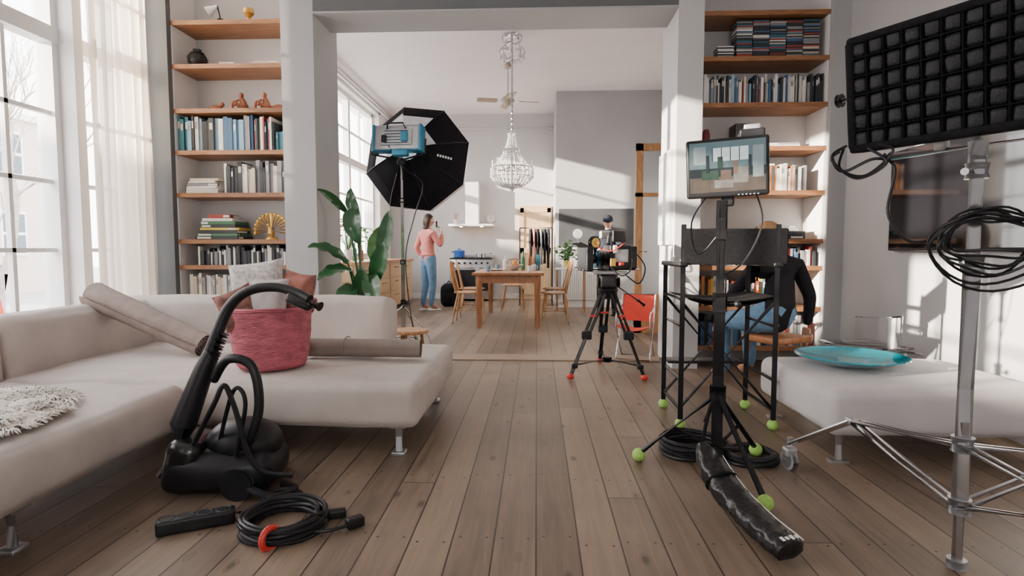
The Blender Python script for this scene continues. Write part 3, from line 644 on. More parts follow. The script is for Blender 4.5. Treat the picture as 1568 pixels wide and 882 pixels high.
for i in range(NC):
    for j in range(NR): b.rbox(((i+.5)*L/NC,.014,-hh/2+(j+.5)*hh/NR),(L/NC-.009,.034,hh/NR-.011),.011,PFc,rot(6*math.sin(i*2.1+j),5*math.sin(j*1.7+i),0),seg=2,inner=1,puff=.004)
b.cyl((-.01,.04,0),(-.06,.04,0),.012,BLACK); b.cyl((-.06,.04,0),(-.075,.04,0),.026,BLACK)
b.cyl((.08,.10,-.238),(.85,.10,-.238),.014,CHROME); b.cyl((.08,.10,-.238),(.06,.10,-.238),.018,BLACK)
for x in(.25,.6): b.rbox((x,.10,-.21),(.04,.04,.06),.008,ALU,seg=1,inner=1)
b.M=Matrix.Identity(4)
b.tube(cr([(1.16,2.24,1.46),(1.10,2.22,1.42),(1.13,2.2,1.36),(1.22,2.16,1.40),(1.27,2.12,1.36),(1.24,2.1,1.2),(1.29,2.05,1.10),(1.36,1.98,1.12)],8),.0055,BLACK,7)
b.tube(cr([(1.15,2.24,1.45),(1.12,2.2,1.37),(1.19,2.16,1.34),(1.26,2.12,1.42),(1.22,2.15,1.45)],8),.005,BLACK,7)
b.tube(cr([(1.14,2.25,1.44),(1.09,2.2,1.40),(1.16,2.16,1.33),(1.24,2.12,1.38),(1.20,2.17,1.44)],8),.005,BLACK,7)
for k in range(8):
    rr=.120+.009*k; cc=Vector((px+.02+.01*math.sin(k*1.9),py-.045,1.115-.006*k)); pts=[]; ph_=k*.6
    for i in range(32):
        a=2*math.pi*i/32; pts.append(cc+Vector((.97*math.cos(a)*rr,-.1*math.cos(a)*rr+.02*math.sin(a*2+k),math.sin(a+.15*math.sin(ph_))*rr*(.46+.08*(k%4))+.012*math.sin(3*a+ph_))))
    b.tube(pts,.0045,BLACK,7,closed=True)
b.done()
# ---------------------------------------------------------------- cine camera tripod
b=MB('cinema_camera_on_tripod'); cx,cy=.62,5.04; tp=Vector((cx,cy,.70))
for (fx,fy) in((.28,4.70),(.88,4.68),(.60,5.42)):
    f=Vector((fx,fy,.03)); d=(f-tp); s=Vector((-d.y,d.x,0)).normalized()*.026; top=tp+Vector((d.x,d.y,0)).normalized()*.06
    m1=top+(f-top)*.52
    for q_ in(-1,1): b.cyl(top+s*q_,m1+s*q_*.9,.015,BLACKM)
    b.cyl(m1+(top-m1)*.1,f,.017,BLACKM); b.rbox(m1,(.085,.05,.07),.012,BLACK); b.sph(f,(.032,.032,.026),RED); b.rbox(m1+(f-m1)*.75,(.05,.05,.04),.01,BLACK); b.box(m1+(top-m1)*.45,(.07,.03,.018),RED)
    sp=Vector((fx,fy,0)).lerp(Vector((cx,cy,0)),.14); b.cyl((sp.x,sp.y,.12),(cx,cy,.11),.011,BLACKM)
b.cyl((cx,cy,.09),(cx,cy,.13),.04,BLACK)
b.lathe([(0,-.06),(.04,-.05),(.085,0),(.09,.03),(.05,.04),(0,.05)],tp,BLACK,20); b.rbox(tp+Vector((0,0,.10)),(.14,.13,.12),.02,BLACK); b.cyl(tp+Vector((-.09,0,.09)),tp+Vector((.10,0,.09)),.05,BLACKM,n=20)
b.cyl(tp+Vector((.05,0,.08)),tp+Vector((.34,.12,-.12)),.010,BLACKM); b.cyl(tp+Vector((.27,.09,-.07)),tp+Vector((.34,.12,-.12)),.017,BLACK)
b.M=Matrix.Translation((cx,cy,.86))@Matrix.Rotation(math.radians(18),4,'Z')@Matrix.Diagonal((1.25,1.25,1.4,1))@Matrix.Translation((-cx,-cy,-.905))
b.rbox((cx,cy,.915),(.26,.10,.02),.005,ALU,seg=1,inner=1)
b.rbox((cx+.07,cy,1.01),(.17,.13,.16),.015,BLACK); b.rbox((cx+.175,cy,1.01),(.05,.10,.14),.008,BLACKM); b.rbox((cx+.07,cy-.066,1.02),(.10,.01,.08),.004,ALU,seg=1,inner=1)
b.cyl((cx-.01,cy,1.0),(cx-.14,cy,1.0),.05,BLACKM,n=24); b.cyl((cx-.05,cy,1.0),(cx-.07,cy,1.0),.058,BLACK,n=24); b.cyl((cx-.09,cy,1.0),(cx-.10,cy,1.0),.057,BLUEM,n=24)
b.rbox((cx-.17,cy,1.0),(.05,.17,.15),.01,BLACK); b.box((cx-.20,cy,1.085),(.10,.17,.006),BLACK,rot(0,20,0))
for sy in(-.03,.03): b.cyl((cx-.20,cy+sy,.935),(cx+.22,cy+sy,.935),.008,CHROME)
b.cyl((cx-.12,cy-.02,1.10),(cx-.12,cy-.05,1.10),.04,BLACK,n=24); b.lathe([(.0,0),(.014,0),(.016,.004),(.03,.004)],(cx-.12,cy-.055,1.10),GOLD,20,rot(90,0,0)); b.cyl((cx-.09,cy,1.0),(cx-.11,cy-.02,1.09),.012,BLACK)
b.tube(cr([(cx+.0,cy,1.09),(cx+.01,cy,1.15),(cx+.06,cy,1.165),(cx+.12,cy,1.16),(cx+.14,cy,1.09)]),.013,BLACK,8)
b.rbox((cx+.05,cy-.07,1.14),(.13,.02,.07),.006,BLACK,rot(0,0,20)); b.rbox((cx-.02,cy+.02,1.15),(.07,.04,.05),.008,ALU)
b.rbox((cx+.06,cy-.08,.97),(.035,.03,.02),.006,RED); b.rbox((cx+.0,cy-.075,.98),(.04,.02,.05),.006,GOLD); b.rbox((cx+.02,cy-.07,1.06),(.03,.02,.05),.006,WHITE)
b.tube(cr([(cx+.2,cy,1.05),(cx+.26,cy-.05,.95),(cx+.2,cy-.08,.85),(cx+.1,cy-.08,.9)]),.005,BLACK,6); b.tube(cr([(cx-.12,cy-.05,1.08),(cx-.02,cy-.1,1.05),(cx+.08,cy-.09,1.1)]),.004,RED,6)
b.tube(cr([(cx-.02,cy-.07,.96),(cx+.04,cy-.12,.90),(cx+.12,cy-.1,.93),(cx+.15,cy-.07,1.0)]),.004,BLACK,6)
b.done()
# ---------------------------------------------------------------- octagonal softbox on stand
b=MB('octagonal_softbox_on_stand'); sx,sy=-1.40,5.96
b.cyl((sx,sy,.12),(sx,sy,.95),.020,CHROME,n=14); b.cyl((sx,sy,.9),(sx,sy,1.6),.016,CHROME,n=14); b.cyl((sx,sy,1.55),(sx,sy,2.04),.012,CHROME)
for z in(.5,.92,1.56,.16): b.cyl((sx,sy,z),(sx,sy,z+.05),.028,BLACK)
for k in range(3):
    a=math.radians(-35+120*k); e=Vector((sx+.46*math.cos(a),sy+.46*math.sin(a),.07)); b.cyl((sx,sy,.48),(sx+.30*math.cos(a),sy+.30*math.sin(a),.28),.009,CHROME); b.cyl((sx,sy,.17),e,.011,CHROME); b.cyl((sx+.30*math.cos(a),sy+.30*math.sin(a),.28),e,.009,CHROME)
    b.sph((e.x,e.y,.036),.036,TENNIS)
a=Vector((.09,.98,-.11)).normalized(); X,Y,_=frame(a); F=Vector((-1.355,5.92,2.12))
def ring(c,r,n=8,ph=math.pi/8-.12): return [c+(X*math.cos(ph+2*math.pi*i/n)+Y*math.sin(ph+2*math.pi*i/n))*r for i in range(n)]
r0=ring(F+a*.08,.11); r1=ring(F+a*.15,.26); r2=ring(F+a*.30,.48); r3=ring(F+a*.42,.60); r4=ring(F+a*.50,.595)
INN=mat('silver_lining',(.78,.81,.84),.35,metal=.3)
for (p,q_,m) in((r0,r1,BFAB),(r1,r2,BFAB),(r2,r3,BFAB),(r3,r4,BFAB)):
    vs=p+q_; b.add(vs,[(i,(i+1)%8,8+(i+1)%8,8+i) for i in range(8)],m)
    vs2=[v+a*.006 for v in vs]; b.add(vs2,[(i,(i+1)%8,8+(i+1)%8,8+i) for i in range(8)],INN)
b.add(ring(F+a*.48,.59),[tuple(range(8))],SILK)
for i in range(8): b.tube([r0[i],r1[i],r2[i],r3[i]],.006,BLACK,5)
b.add(ring(F+a*.082,.11,16,0),[tuple(range(16))],SILK)
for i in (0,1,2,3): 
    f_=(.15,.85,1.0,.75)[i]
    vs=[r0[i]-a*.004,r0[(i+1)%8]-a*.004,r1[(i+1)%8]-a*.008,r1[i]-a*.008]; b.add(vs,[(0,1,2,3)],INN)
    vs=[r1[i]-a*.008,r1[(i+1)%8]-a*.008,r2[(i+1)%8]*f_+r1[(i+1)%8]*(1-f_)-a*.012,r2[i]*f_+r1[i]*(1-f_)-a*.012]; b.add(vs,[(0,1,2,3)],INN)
lc=(r1[7]+r2[7]+r1[0]+r2[0])/4-a*.012
dr=(r2[7]+r2[0]-r1[7]-r1[0]).normalized(); tr=(r2[0]-r2[7]).normalized()
for k in range(6): b.add([lc+dr*(-.06+.03*k)+tr*-.012,lc+dr*(-.04+.03*k)+tr*-.012,lc+dr*(-.04+.03*k)+tr*.012,lc+dr*(-.06+.03*k)+tr*.012],[(0,1,2,3)],WHITE)
R=Matrix((X,a,Y)).transposed(); S=1.25
G=F-X*.05+Y*.07
b.rbox(G-a*.05,(.38*S,.14,.20*S),.02,ALU,R); b.rbox(G-a*.05+Y*.09*S,(.40*S,.13,.03*S),.012,ALU,R); b.rbox(G-a*.05-Y*.09*S,(.40*S,.13,.03*S),.012,BLUEM,R)
for s in(-1,1): b.rbox(G-a*.05+X*.195*S*s,(.03,.15,.22*S),.01,BLUEM,R); b.tube([G-a*.05+X*.225*S*s,G-a*.05+X*.225*S*s-Y*.15,Vector((sx,sy,2.0))],.010,BLACK,6)
b.rbox(G-a*.125,(.26*S,.03,.13*S),.008,mat('fixture_housing',(.45,.50,.54),.4,metal=.3),R); b.tube([G-a*.12+X*.10+Y*.07,G-a*.17+X*.08+Y*.13,G-a*.17-X*.08+Y*.13,G-a*.12-X*.10+Y*.07],.010,BLACK,6)
for k in range(5): b.rbox(G-a*.143+Y*(-.06+.03*k),(.24,.008,.006),.002,PAL['dark'],R,seg=1,inner=1)
b.rbox(G-a*.15+X*.09,(.07,.03,.10),.006,BLUEM,R); b.rbox(G-a*.15-X*.12-Y*.02,(.05,.03,.07),.006,BLACK,R)
b.rbox(G-a*.13-Y*.165+X*.05,(.16,.08,.06),.012,BLUEM,R); b.rbox((sx,sy-.01,1.98),(.07,.07,.07),.01,BLACK)
b.tube(cr([G-a*.1-Y*.1,(sx+.05,sy-.1,1.9),(sx+.22,sy-.02,1.75),(sx+.12,sy,1.4),(sx+.03,sy,1.0),(sx+.1,sy-.1,.4),(sx+.2,sy-.2,.02)],8),.006,BLACK,6)
b.tube(cr([G+X*.1-a*.1,(sx-.1,sy-.15,2.15),(sx+.02,sy-.12,1.95),(sx+.01,sy,1.8)],8),.006,BLACK,6)
b.done()
# ---------------------------------------------------------------- bird of paradise plant
b=MB('bird_of_paradise_plant'); px,py=-1.66,5.48
b.lathe([(0,0),(.13,0),(.17,.28),(.185,.34),(.17,.34),(.155,.3),(0,.29)],(px,py,.001),mat('pot_glaze',(.45,.43,.42),.4),28)
def leaf(tip,base,w,bend=(0,0,0),m=LEAF,st=True,face=None):
    tip=Vector(tip);base=Vector(base);bend=Vector(bend); n=12; vs=[];fs=[]
    root=Vector((px+random.uniform(-.05,.05),py+random.uniform(-.05,.05),.29))
    if st: b.tube(cr([root,root.lerp(base,.5)+Vector((0,0,.06)),base]),[.014,.008],m,6)
    mid=(base+tip)/2+bend
    for i in range(n+1):
        t=i/n; p=base*(1-t)**2+mid*2*t*(1-t)+tip*t*t; dd=((mid-base)*(1-t)+(tip-mid)*t).normalized()
        side=dd.cross(Vector(face or (0,-1,.15))).normalized(); nn=side.cross(dd)
        ww=w*(math.sin(math.pi*min(1,t*.94+.05))**.7)*(1-.25*t)
        for k in(-1,-.5,0,.5,1): vs.append(p+side*ww*k/2*1+nn*(abs(k)*ww*.16+.01*math.sin(t*20+k*3)*abs(k)))
    for i in range(n):
        for k in range(4): a_=i*5+k; fs.append((a_,a_+1,a_+6,a_+5))
    b.add(vs,fs,m)
leaf((-1.77,5.45,1.66),(-1.70,5.46,1.35),.13,(-.05,-.02,.02)); leaf((-1.98,5.15,1.62),(-1.80,5.42,1.42),.09,(0,0,.06))
leaf((-1.66,5.36,1.12),(-1.72,5.4,1.46),.20,(-.06,-.1,.05)); leaf((-2.05,5.08,1.10),(-1.78,5.35,.95),.16,(0,-.02,.09),face=(0,-.7,.7))
leaf((-1.40,5.42,1.44),(-1.50,5.45,.98),.17,(.03,0,.05)); leaf((-1.42,5.3,1.15),(-1.55,5.4,.75),.19,(.04,-.06,.06)); leaf((-1.98,5.1,.80),(-1.75,5.36,.88),.17,(0,-.03,.08),face=(0,-.7,.7))
leaf((-1.85,5.2,.55),(-1.70,5.36,.72),.18,(0,-.06,.06),face=(0,-.9,.4)); leaf((-1.50,5.25,.55),(-1.58,5.38,.85),.2,(.02,-.08,.05)); leaf((-1.62,5.3,.92),(-1.66,5.4,.62),.18,(0,-.05,0)); leaf((-1.5,5.5,1.30),(-1.58,5.5,.95),.16,(-.03,0,.03),LEAF2)
b.done(60)
# ---------------------------------------------------------------- kitchen: table & chairs
b=MB('dining_table'); tx0,tx1,ty0,ty1=-.88,.10,7.75,9.9
b.rbox(((tx0+tx1)/2,(ty0+ty1)/2,.745),(tx1-tx0,ty1-ty0,.04),.01,TABLEW,seg=2,inner=2)
b.bb((tx0+.07,ty0+.07,.62),(tx1-.07,ty0+.10,.725),TABLEW); b.bb((tx0+.07,ty1-.10,.62),(tx1-.07,ty1-.07,.725),TABLEW); b.bb((tx0+.07,ty0+.07,.62),(tx0+.10,ty1-.07,.725),TABLEW); b.bb((tx1-.10,ty0+.07,.62),(tx1-.07,ty1-.07,.725),TABLEW)
for x in(tx0+.09,tx1-.09):
    for y in(ty0+.09,ty1-.09): b.tube([(x,y,0),(x,y,.6),(x,y,.725)],[.032,.045,.045],TABLEW,4)
b.done()
def wchair(x,y,rz):
    b=MB('wooden_chair'); b.M=T(x,y,0,rz)
    b.sph((0,0,.45),(.22,.21,.022),OAK,20,8)
    for sx_ in(-1,1):
        for sy_ in(-1,1): b.tube([(sx_*.20,sy_*.20,0),(sx_*.17,sy_*.17,.22),(sx_*.13,sy_*.13,.44)],[.011,.017,.013],OAK,8)
        b.cyl((sx_*.17,-.17,.2),(sx_*.17,.17,.2),.009,OAK)
    b.cyl((-.17,0,.2),(.17,0,.2),.009,OAK)
    hoop=cr([(-.18,-.15,.45),(-.20,-.20,.65),(-.17,-.24,.84),(0,-.26,.91),(.17,-.24,.84),(.20,-.20,.65),(.18,-.15,.45)],6); b.tube(hoop,.013,OAK,8)
    for k in range(-3,4): b.cyl((k*.035,-.17,.455),(k*.047,-.255,.90-abs(k)*.012),.007,OAK,n=6)
    return b.done()
wchair(-1.02,8.45,270); wchair(-1.05,9.3,280); wchair(.26,8.4,90); wchair(.30,9.3,95); wchair(-.42,10.25,180)
b=MB('fruit_bowl'); b.lathe([(0,0),(.05,0),(.12,.05),(.15,.08),(.145,.08),(.1,.045),(0,.02)],(-.35,8.8,.767),WHITE,24)
OR_=mat('orange_fruit',(.85,.28,.02),.5)
for (x,y,z) in((-.38,8.78,.82),(-.30,8.80,.82),(-.35,8.86,.82),(-.34,8.80,.87)): b.sph((x,y,z),.04,OR_)
b.done()
def bottle(nm,x,y,z,h,r,m): b=MB(nm); b.lathe([(0,0),(r,0),(r,h*.6),(r*.35,h*.75),(r*.35,h),(0,h)],(x,y,z),m,16); b.done()
bottle('glass_bottle',-.22,9.1,.767,.28,.035,mat('green_glass',(.05,.2,.08),.1)); bottle('glass_bottle',-.12,9.3,.767,.3,.035,mat('amber_glass',(.3,.1,.03),.1)); bottle('white_carafe',-.5,9.2,.767,.22,.045,WHITE)
for i,(x,y) in enumerate(((-.7,8.2),(-.1,8.2),(-.62,9.0),(-.05,8.7))): 
    b=MB('cup'); b.lathe([(0,0),(.03,0),(.038,.08),(.033,.08),(.028,.01),(0,.01)],(x,y,.767),WHITE if i%2 else PAL['sky'],14); b.tube(cr([(x+.035,y,.785),(x+.06,y,.80),(x+.055,y,.83),(x+.037,y,.835)]),.005,WHITE,5); b.done()
b=MB('dinner_plate'); b.lathe([(0,0),(.07,0),(.13,.015),(.128,.018),(.06,.006),(0,.006)],(-.6,8.55,.767),WHITE,24); b.done()
b=MB('cereal_box'); b.bb((-.02,9.0,.767),(.05,9.18,1.0),PAL['teal']); b.bb((-.021,9.02,.9),(-.02,9.16,.97),PAL['yellow']); b.done()
STEEL=mat('stove_steel',(.45,.45,.46),.35,metal=.8); OVENG=mat('oven_glass',(.015,.015,.018),.1)
b=MB('kitchen_stove'); x0,x1,yf=-1.83,-.93,11.98
b.rbox(((x0+x1)/2,12.28,.46),(x1-x0,.58,.84),.01,STEEL,seg=1,inner=1); b.bb((x0,yf,.88),(x1,12.57,.905),BLACK); b.bb((x0,12.5,.9),(x1,12.57,.96),STEEL)
for k,w in((0,.52),(1,.28)):
    xa=x0+.05+k*.56; b.bb((xa,yf-.012,.22),(xa+w-.02,yf+.01,.66),OVENG); b.cyl((xa+.02,yf-.04,.70),(xa+w-.04,yf-.04,.70),.012,CHROME); b.cyl((xa+.03,yf-.04,.70),(xa+.03,yf+.01,.70),.008,CHROME); b.cyl((xa+w-.05,yf-.04,.70),(xa+w-.05,yf+.01,.70),.008,CHROME)
for k in range(7): b.cyl((x0+.08+k*.12,yf-.03,.80),(x0+.08+k*.12,yf+.01,.80),.022,BLACK)
for k in range(5): b.tube([(x0+.12+.165*k+.07*math.cos(t),12.25+.07*math.sin(t),.912) for t in [i*math.pi/6 for i in range(12)]],.006,BLACKM,5,closed=True)
for x in(x0+.05,x1-.05):
    for y in(12.03,12.5): b.cyl((x,y,0),(x,y,.06),.02,BLACK)
b.done()
b=MB('cooking_pot'); b.lathe([(0,0),(.11,0),(.12,.12),(.125,.125),(.11,.14),(.02,.165),(.02,.19),(0,.19)],(-1.65,12.2,.92),mat('blue_enamel',(.03,.12,.45),.2),22); b.tube(cr([(-1.77,12.2,1.02),(-1.81,12.2,1.03),(-1.77,12.22,1.04)]),.008,BLACK,5); b.done()
b=MB('saucepan'); b.lathe([(0,0),(.09,0),(.09,.08),(.085,.08),(.08,.01),(0,.01)],(-1.2,12.2,.92),CHROME,20); b.cyl((-1.12,12.2,.98),(-.95,12.1,1.0),.01,BLACK); b.done()
b=MB('range_hood'); b.bb((-1.53,12.3,1.62),(-1.25,12.6,2.52),WHITE); b.rbox((-1.40,12.38,1.60),(.95,.42,.05),.01,WHITE,seg=1,inner=1)
for x in(-1.62,-1.18): b.cyl((x,12.3,1.565),(x,12.3,1.576),.03,mat('hood_lamp',(1,.75,.45),.5,emit=(1,.7,.35),es=40))
b.done()
b=MB('utensil_jar'); b.lathe([(0,0),(.04,0),(.04,.1),(.035,.1),(.035,.01),(0,.01)],(-1.75,12.35,1.626),WHITE,14)
for k in range(4): b.cyl((-1.75+.01*k-.015,12.35,1.64),(-1.77+.025*k,12.35,1.86),.006,OAK)
b.done()
b=MB('wall_clock'); b.lathe([(0,0),(.08,0),(.09,.01),(.09,.03),(0,.03)],(-1.0,12.58,1.75),PAL['white'],24,rot(90,0,0)); b.bb((-1.003,12.545,1.75),(-.997,12.549,1.80),BLACK); b.done()
b=MB('kitchen_counter'); b.bb((-3.21,8.0,.86),(-2.5,11.6,.90),OAK)
b.bb((-3.20,8.03,.08),(-2.54,11.57,.86),DOORW)
for k in range(4):
    for j in range(3): 
        y=8.1+k*.87; z=.12+j*.245; b.bb((-2.545,y,z),(-2.525,y+.8,z+.225),DOORW); b.cyl((-2.51,y+.3,z+.16),(-2.51,y+.5,z+.16),.008,BLACKM)
for j in range(3): z=.12+j*.245; b.bb((-3.1,8.015,z),(-2.6,8.03,z+.225),DOORW); b.cyl((-2.95,8.0,z+.15),(-2.75,8.0,z+.15),.008,BLACKM)
b.bb((-3.15,8.08,0),(-2.6,11.5,.08),BLACK); b.done()
def flowers(nm,x,y,z,h,cols,seed,n=22):
    rnd=random.Random(seed); b=MB(nm); b.lathe([(0,0),(.045,0),(.06,.08),(.04,.16),(.05,.18),(.045,.18),(0,.02)],(x,y,z),WHITE,16)
    for k in range(n):
        e=Vector((x+rnd.uniform(-.17,.17),y+rnd.uniform(-.15,.15),z+h*rnd.uniform(.6,1))); b.tube([(x,y,z+.1),(x+(e.x-x)*.3,y+(e.y-y)*.3,z+.25),e],.003,LEAF2,4)
        m=rnd.choice(cols)
        for j in range(5): 
            aa=j*1.257; b.sph(e+Vector((.018*math.cos(aa),.018*math.sin(aa),.005)),(.016,.016,.01),m,6,4)
        b.sph(e,.012,m,6,4)
    b.done()
PKF=mat('pink_petal',(.75,.25,.28),.6); WHF=mat('white_petal',(.85,.82,.75),.6)
flowers('flower_vase',-2.75,8.25,.901,.62,[PKF,PKF,WHF,LEAF2,mat('orange_petal',(.8,.3,.08),.6)],2,34)
flowers('flower_vase',-2.7,9.3,.901,.5,[WHF,LEAF2],3)
for i,(x,y) in enumerate(((-2.7,8.75),(-2.85,8.9),(-2.7,10.1),(-2.8,10.5))): bottle('glass_bottle',x,y,.901,.25+.04*(i%2),.035,_m['green_glass'] if i%2 else _m['amber_glass'])
b=MB('door_1'); b.bb((-.38,12.51,0),(.32,12.59,2.02),DOORW); b.bb((-.36,12.49,.1),(-.28,12.51,1.98),DOORW); b.bb((.22,12.49,.1),(.30,12.51,1.98),DOORW)
for z in(.1,1.0,1.88): b.bb((-.36,12.49,z),(.30,12.51,z+.12),DOORW)
b.cyl((.24,12.49,1.02),(.24,12.43,1.02),.012,CHROME); b.cyl((.24,12.43,1.02),(.14,12.43,1.02),.01,CHROME); b.done()
b=MB('coat_rack'); x,y=.02,11.2
b.cyl((x-.35,y,1.5),(x+.28,y,1.5),.012,BLACKM)
for s in(-.35,.28): b.cyl((x+s,y,0),(x+s,y,1.5),.012,BLACKM); b.cyl((x+s,y-.22,.02),(x+s,y+.22,.02),.012,BLACKM)
rnd=random.Random(4)
for k in range(6):
    xx=x-.14+k*.068; m=[BSHIRT,SALMON,BSHIRT,PAL['grey'],BSHIRT,NAVY][k]; L_=rnd.uniform(.65,.9)
    vs=[];fs=[]
    for i in range(7):
        t=i/6; w=[.04,.2,.22,.2,.21,.22,.23][i]
        for j in range(12): aa=j*math.pi/6; vs.append((xx+.03*math.cos(aa)*(1+.3*math.sin(i+j)),y+w*math.sin(aa),1.48-L_*t))
    for i in range(6):
        for j in range(12): fs.append((i*12+j,i*12+(j+1)%12,(i+1)*12+(j+1)%12,(i+1)*12+j))
    b.add(vs,fs,m); b.tube(cr([(xx,y,1.46),(xx,y,1.5),(xx,y+.015,1.515)]),.004,CHROME,4)
b.done(60)
b=MB('backpack'); b.rbox((-1.68,10.9,.21),(.28,.2,.42),.08,BFAB,seg=3,inner=3,puff=.02); b.rbox((-1.68,10.79,.15),(.2,.07,.2),.03,BFAB); b.tube(cr([(-1.72,10.9,.41),(-1.68,10.9,.48),(-1.64,10.9,.41)]),.01,BFAB,6); b.done()
b=MB('dark_niche_panel'); b.bb((.41,10.83,1.12),(1.80,10.85,1.84),mat('niche_dark_grey',(.05,.053,.058),.7,var=.3,scale=3)); b.bb((.41,10.80,1.09),(1.80,10.85,1.12),WHITE); b.done()  # flat dark grey sheet painted in place of a dark niche
b=MB('radiator'); b.bb((.46,10.74,.15),(1.14,10.79,.82),WHITE); b.bb((.45,10.72,.82),(1.15,10.82,.84),WHITE)
for k in range(17): b.rbox((.48+k*.04,10.735,.485),(.022,.02,.62),.008,WHITE,seg=1,inner=1)
b.cyl((1.16,10.76,0),(1.16,10.76,.2),.01,WHITE); b.cyl((.5,10.78,.3),(.5,10.85,.3),.01,WHITE); b.cyl((1.1,10.78,.3),(1.1,10.85,.3),.01,WHITE); b.cyl((.44,10.76,0),(.44,10.76,.2),.01,WHITE); b.done()
b=MB('side_table'); b.rbox((.6,10.2,.74),(.55,.4,.03),.01,WHITE,seg=1,inner=1)
for sx_ in(-.24,.24):
    for sy_ in(-.16,.16): b.cyl((.6+sx_,10.2+sy_,0),(.6+sx_,10.2+sy_,.73),.012,OAK)
b.done()
b=MB('potted_houseplant'); x,y,z=.55,10.2,.757
b.lathe([(0,0),(.06,0),(.08,.13),(.07,.13),(.06,.11),(0,.1)],(x,y,z),mat('yellow_pot',(.6,.42,.1),.5),18); rnd=random.Random(9)
for k in range(60):
    aa=rnd.uniform(0,6.28); rr=rnd.uniform(.03,.22); e=Vector((x+rr*math.cos(aa),y+rr*math.sin(aa),z+.15+rnd.uniform(0,.38)*(1-rr*1.5))); b.tube([(x,y,z+.11),(x+(e.x-x)*.4,y+(e.y-y)*.4,e.z*.6+.4*(z+.2)),e],.003,LEAF2,4)
    b.sph(e,(.04,.03,.008),LEAF2 if k%2 else LEAF,8,4,rot(rnd.uniform(-40,40),rnd.uniform(-40,40),rnd.uniform(0,180)))
b.done()
b=MB('globe_lamp'); b.cyl((.72,10.25,.757),(.72,10.25,1.28),.008,CHROME); b.cyl((.72,10.25,.757),(.72,10.25,.772),.06,CHROME); b.sph((.72,10.25,1.36),.085,mat('opal_glass',(.9,.88,.85),.3,emit=(1,.95,.9),es=1)); b.done()
b=MB('glazed_wooden_door'); x0,x1,y=1.26,2.1,7.45
for (a_,c_) in(((x0,y,0),(x0+.09,y+.05,2.42)),((x1-.09,y,0),(x1,y+.05,2.42)),((x0,y,2.33),(x1,y+.05,2.42)),((x0,y,0),(x1,y+.05,.5)),((x0,y,1.75),(x1,y+.05,1.80))): b.bb(a_,c_,OAK)
b.bb((x0+.09,y+.02,.5),(x1-.09,y+.026,2.33),ACRYL); b.cyl((x0+.045,y,1.05),(x0+.045,y-.05,1.05),.01,GOLD); b.cyl((x0+.045,y-.05,1.05),(x0+.14,y-.05,1.05),.009,GOLD); b.done()
b=MB('framed_picture'); X0=OR
b.bb((X0-.03,5.28,1.12),(X0,5.76,1.98),WHITE); b.bb((X0-.034,5.32,1.16),(X0-.03,5.72,1.94),mat('print_paper',(.62,.66,.72),.3,var=.5,scale=3)); b.done()
b=MB('folding_chair'); b.M=T(.97,5.66,0,-20)@Matrix.Diagonal((.85,.85,.95,1))
for s in(-.19,.19):
    b.tube(cr([(s,-.16,.01),(s,.05,.30),(s,.15,.45),(s,.22,.66)]),.010,CHROME); b.tube([(s,.18,.01),(s,-.17,.34)],.010,CHROME); b.cyl((s,-.17,.34),(s,.14,.38),.010,CHROME); b.tube(cr([(s,.19,.55),(s,.0,.50),(s,-.14,.48),(s,-.16,.34)]),.009,CHROME)
b.cyl((-.19,.22,.66),(.19,.22,.66),.010,CHROME); b.cyl((-.19,.18,.015),(.19,.18,.015),.009,CHROME); b.cyl((-.19,-.16,.015),(.19,-.16,.015),.009,CHROME)
sag(b,.36,-.17,.14,-.19,.19,.05,REDF)
vs=[];fs=[]
for i in range(9):
    t=i/8
    for j in range(4): vs.append((-.19+.38*t,.13+.09*j/3+.06*4*t*(1-t),.38+.27*j/3))
for i in range(8):
    for j in range(3): a=i*4+j; fs.append((a,a+1,a+5,a+4))
b.add(vs,fs,REDF); b.done()
b=MB('round_side_table'); b.M=T(-1.12,5.0)
b.lathe([(0,-.03),(.16,-.03),(.165,-.015),(.16,0),(0,0)],(0,0,.37),OAK,32)
for k in range(3): a=2*math.pi*k/3+.4; b.cyl((.10*math.cos(a),.10*math.sin(a),.345),(.15*math.cos(a),.15*math.sin(a),0),.013,OAK)
b.done()
# ---------------------------------------------------------------- ceiling fan & chandelier
CREAM=mat('fan_blade',(.42,.35,.27),.4)
b=MB('ceiling_fan'); x,y,z=-.46,9.2,3.42
b.cyl((x,y,z+.08),(x,y,H),.012,CHROME); b.lathe([(.012,0),(.06,0),(.07,.04),(.02,.08)],(x,y,H-.08),CREAM,20)
b.lathe([(0,-.09),(.05,-.08),(.07,-.05),(.10,-.03),(.11,.0),(.09,.04),(.04,.07),(.02,.1),(0,.1)],(x,y,z),CREAM,28)
for k in range(4):
    R=rot(0,0,12+90*k); 
    b.box(Vector((x,y,z-.01))+R@Vector((.13,0,0)),(.12,.03,.008),CHROME,R); b.rbox(Vector((x,y,z-.01))+R@Vector((.33,0,0)),(.32,.12,.012),.005,CREAM,R@rot(14,0,0),seg=2,inner=3)
b.done()
b=MB('crystal_chandelier'); x,y=-.345,8.0; rnd=random.Random(2)
def crystal(p,s=.014):
    p=Vector(p); vs=[p+Vector(q)*s for q in((0,0,1.5),(1,0,0),(0,1,0),(-1,0,0),(0,-1,0),(0,0,-1.5))]; b.add(vs,[(0,1,2),(0,2,3),(0,3,4),(0,4,1),(5,2,1),(5,3,2),(5,4,3),(5,1,4)],CRYS)
b.tube([(x,y,2.7),(x,y,4.0)],.006,CHROME,6)
for k in range(34): 
    z=2.7+k*.036; b.tube([(x+.014*math.cos(t),y+.014*math.sin(t)*(k%2),z+.02*math.sin(t)) for t in [i*math.pi/4 for i in range(8)]],.003,CHROME,4,closed=True)
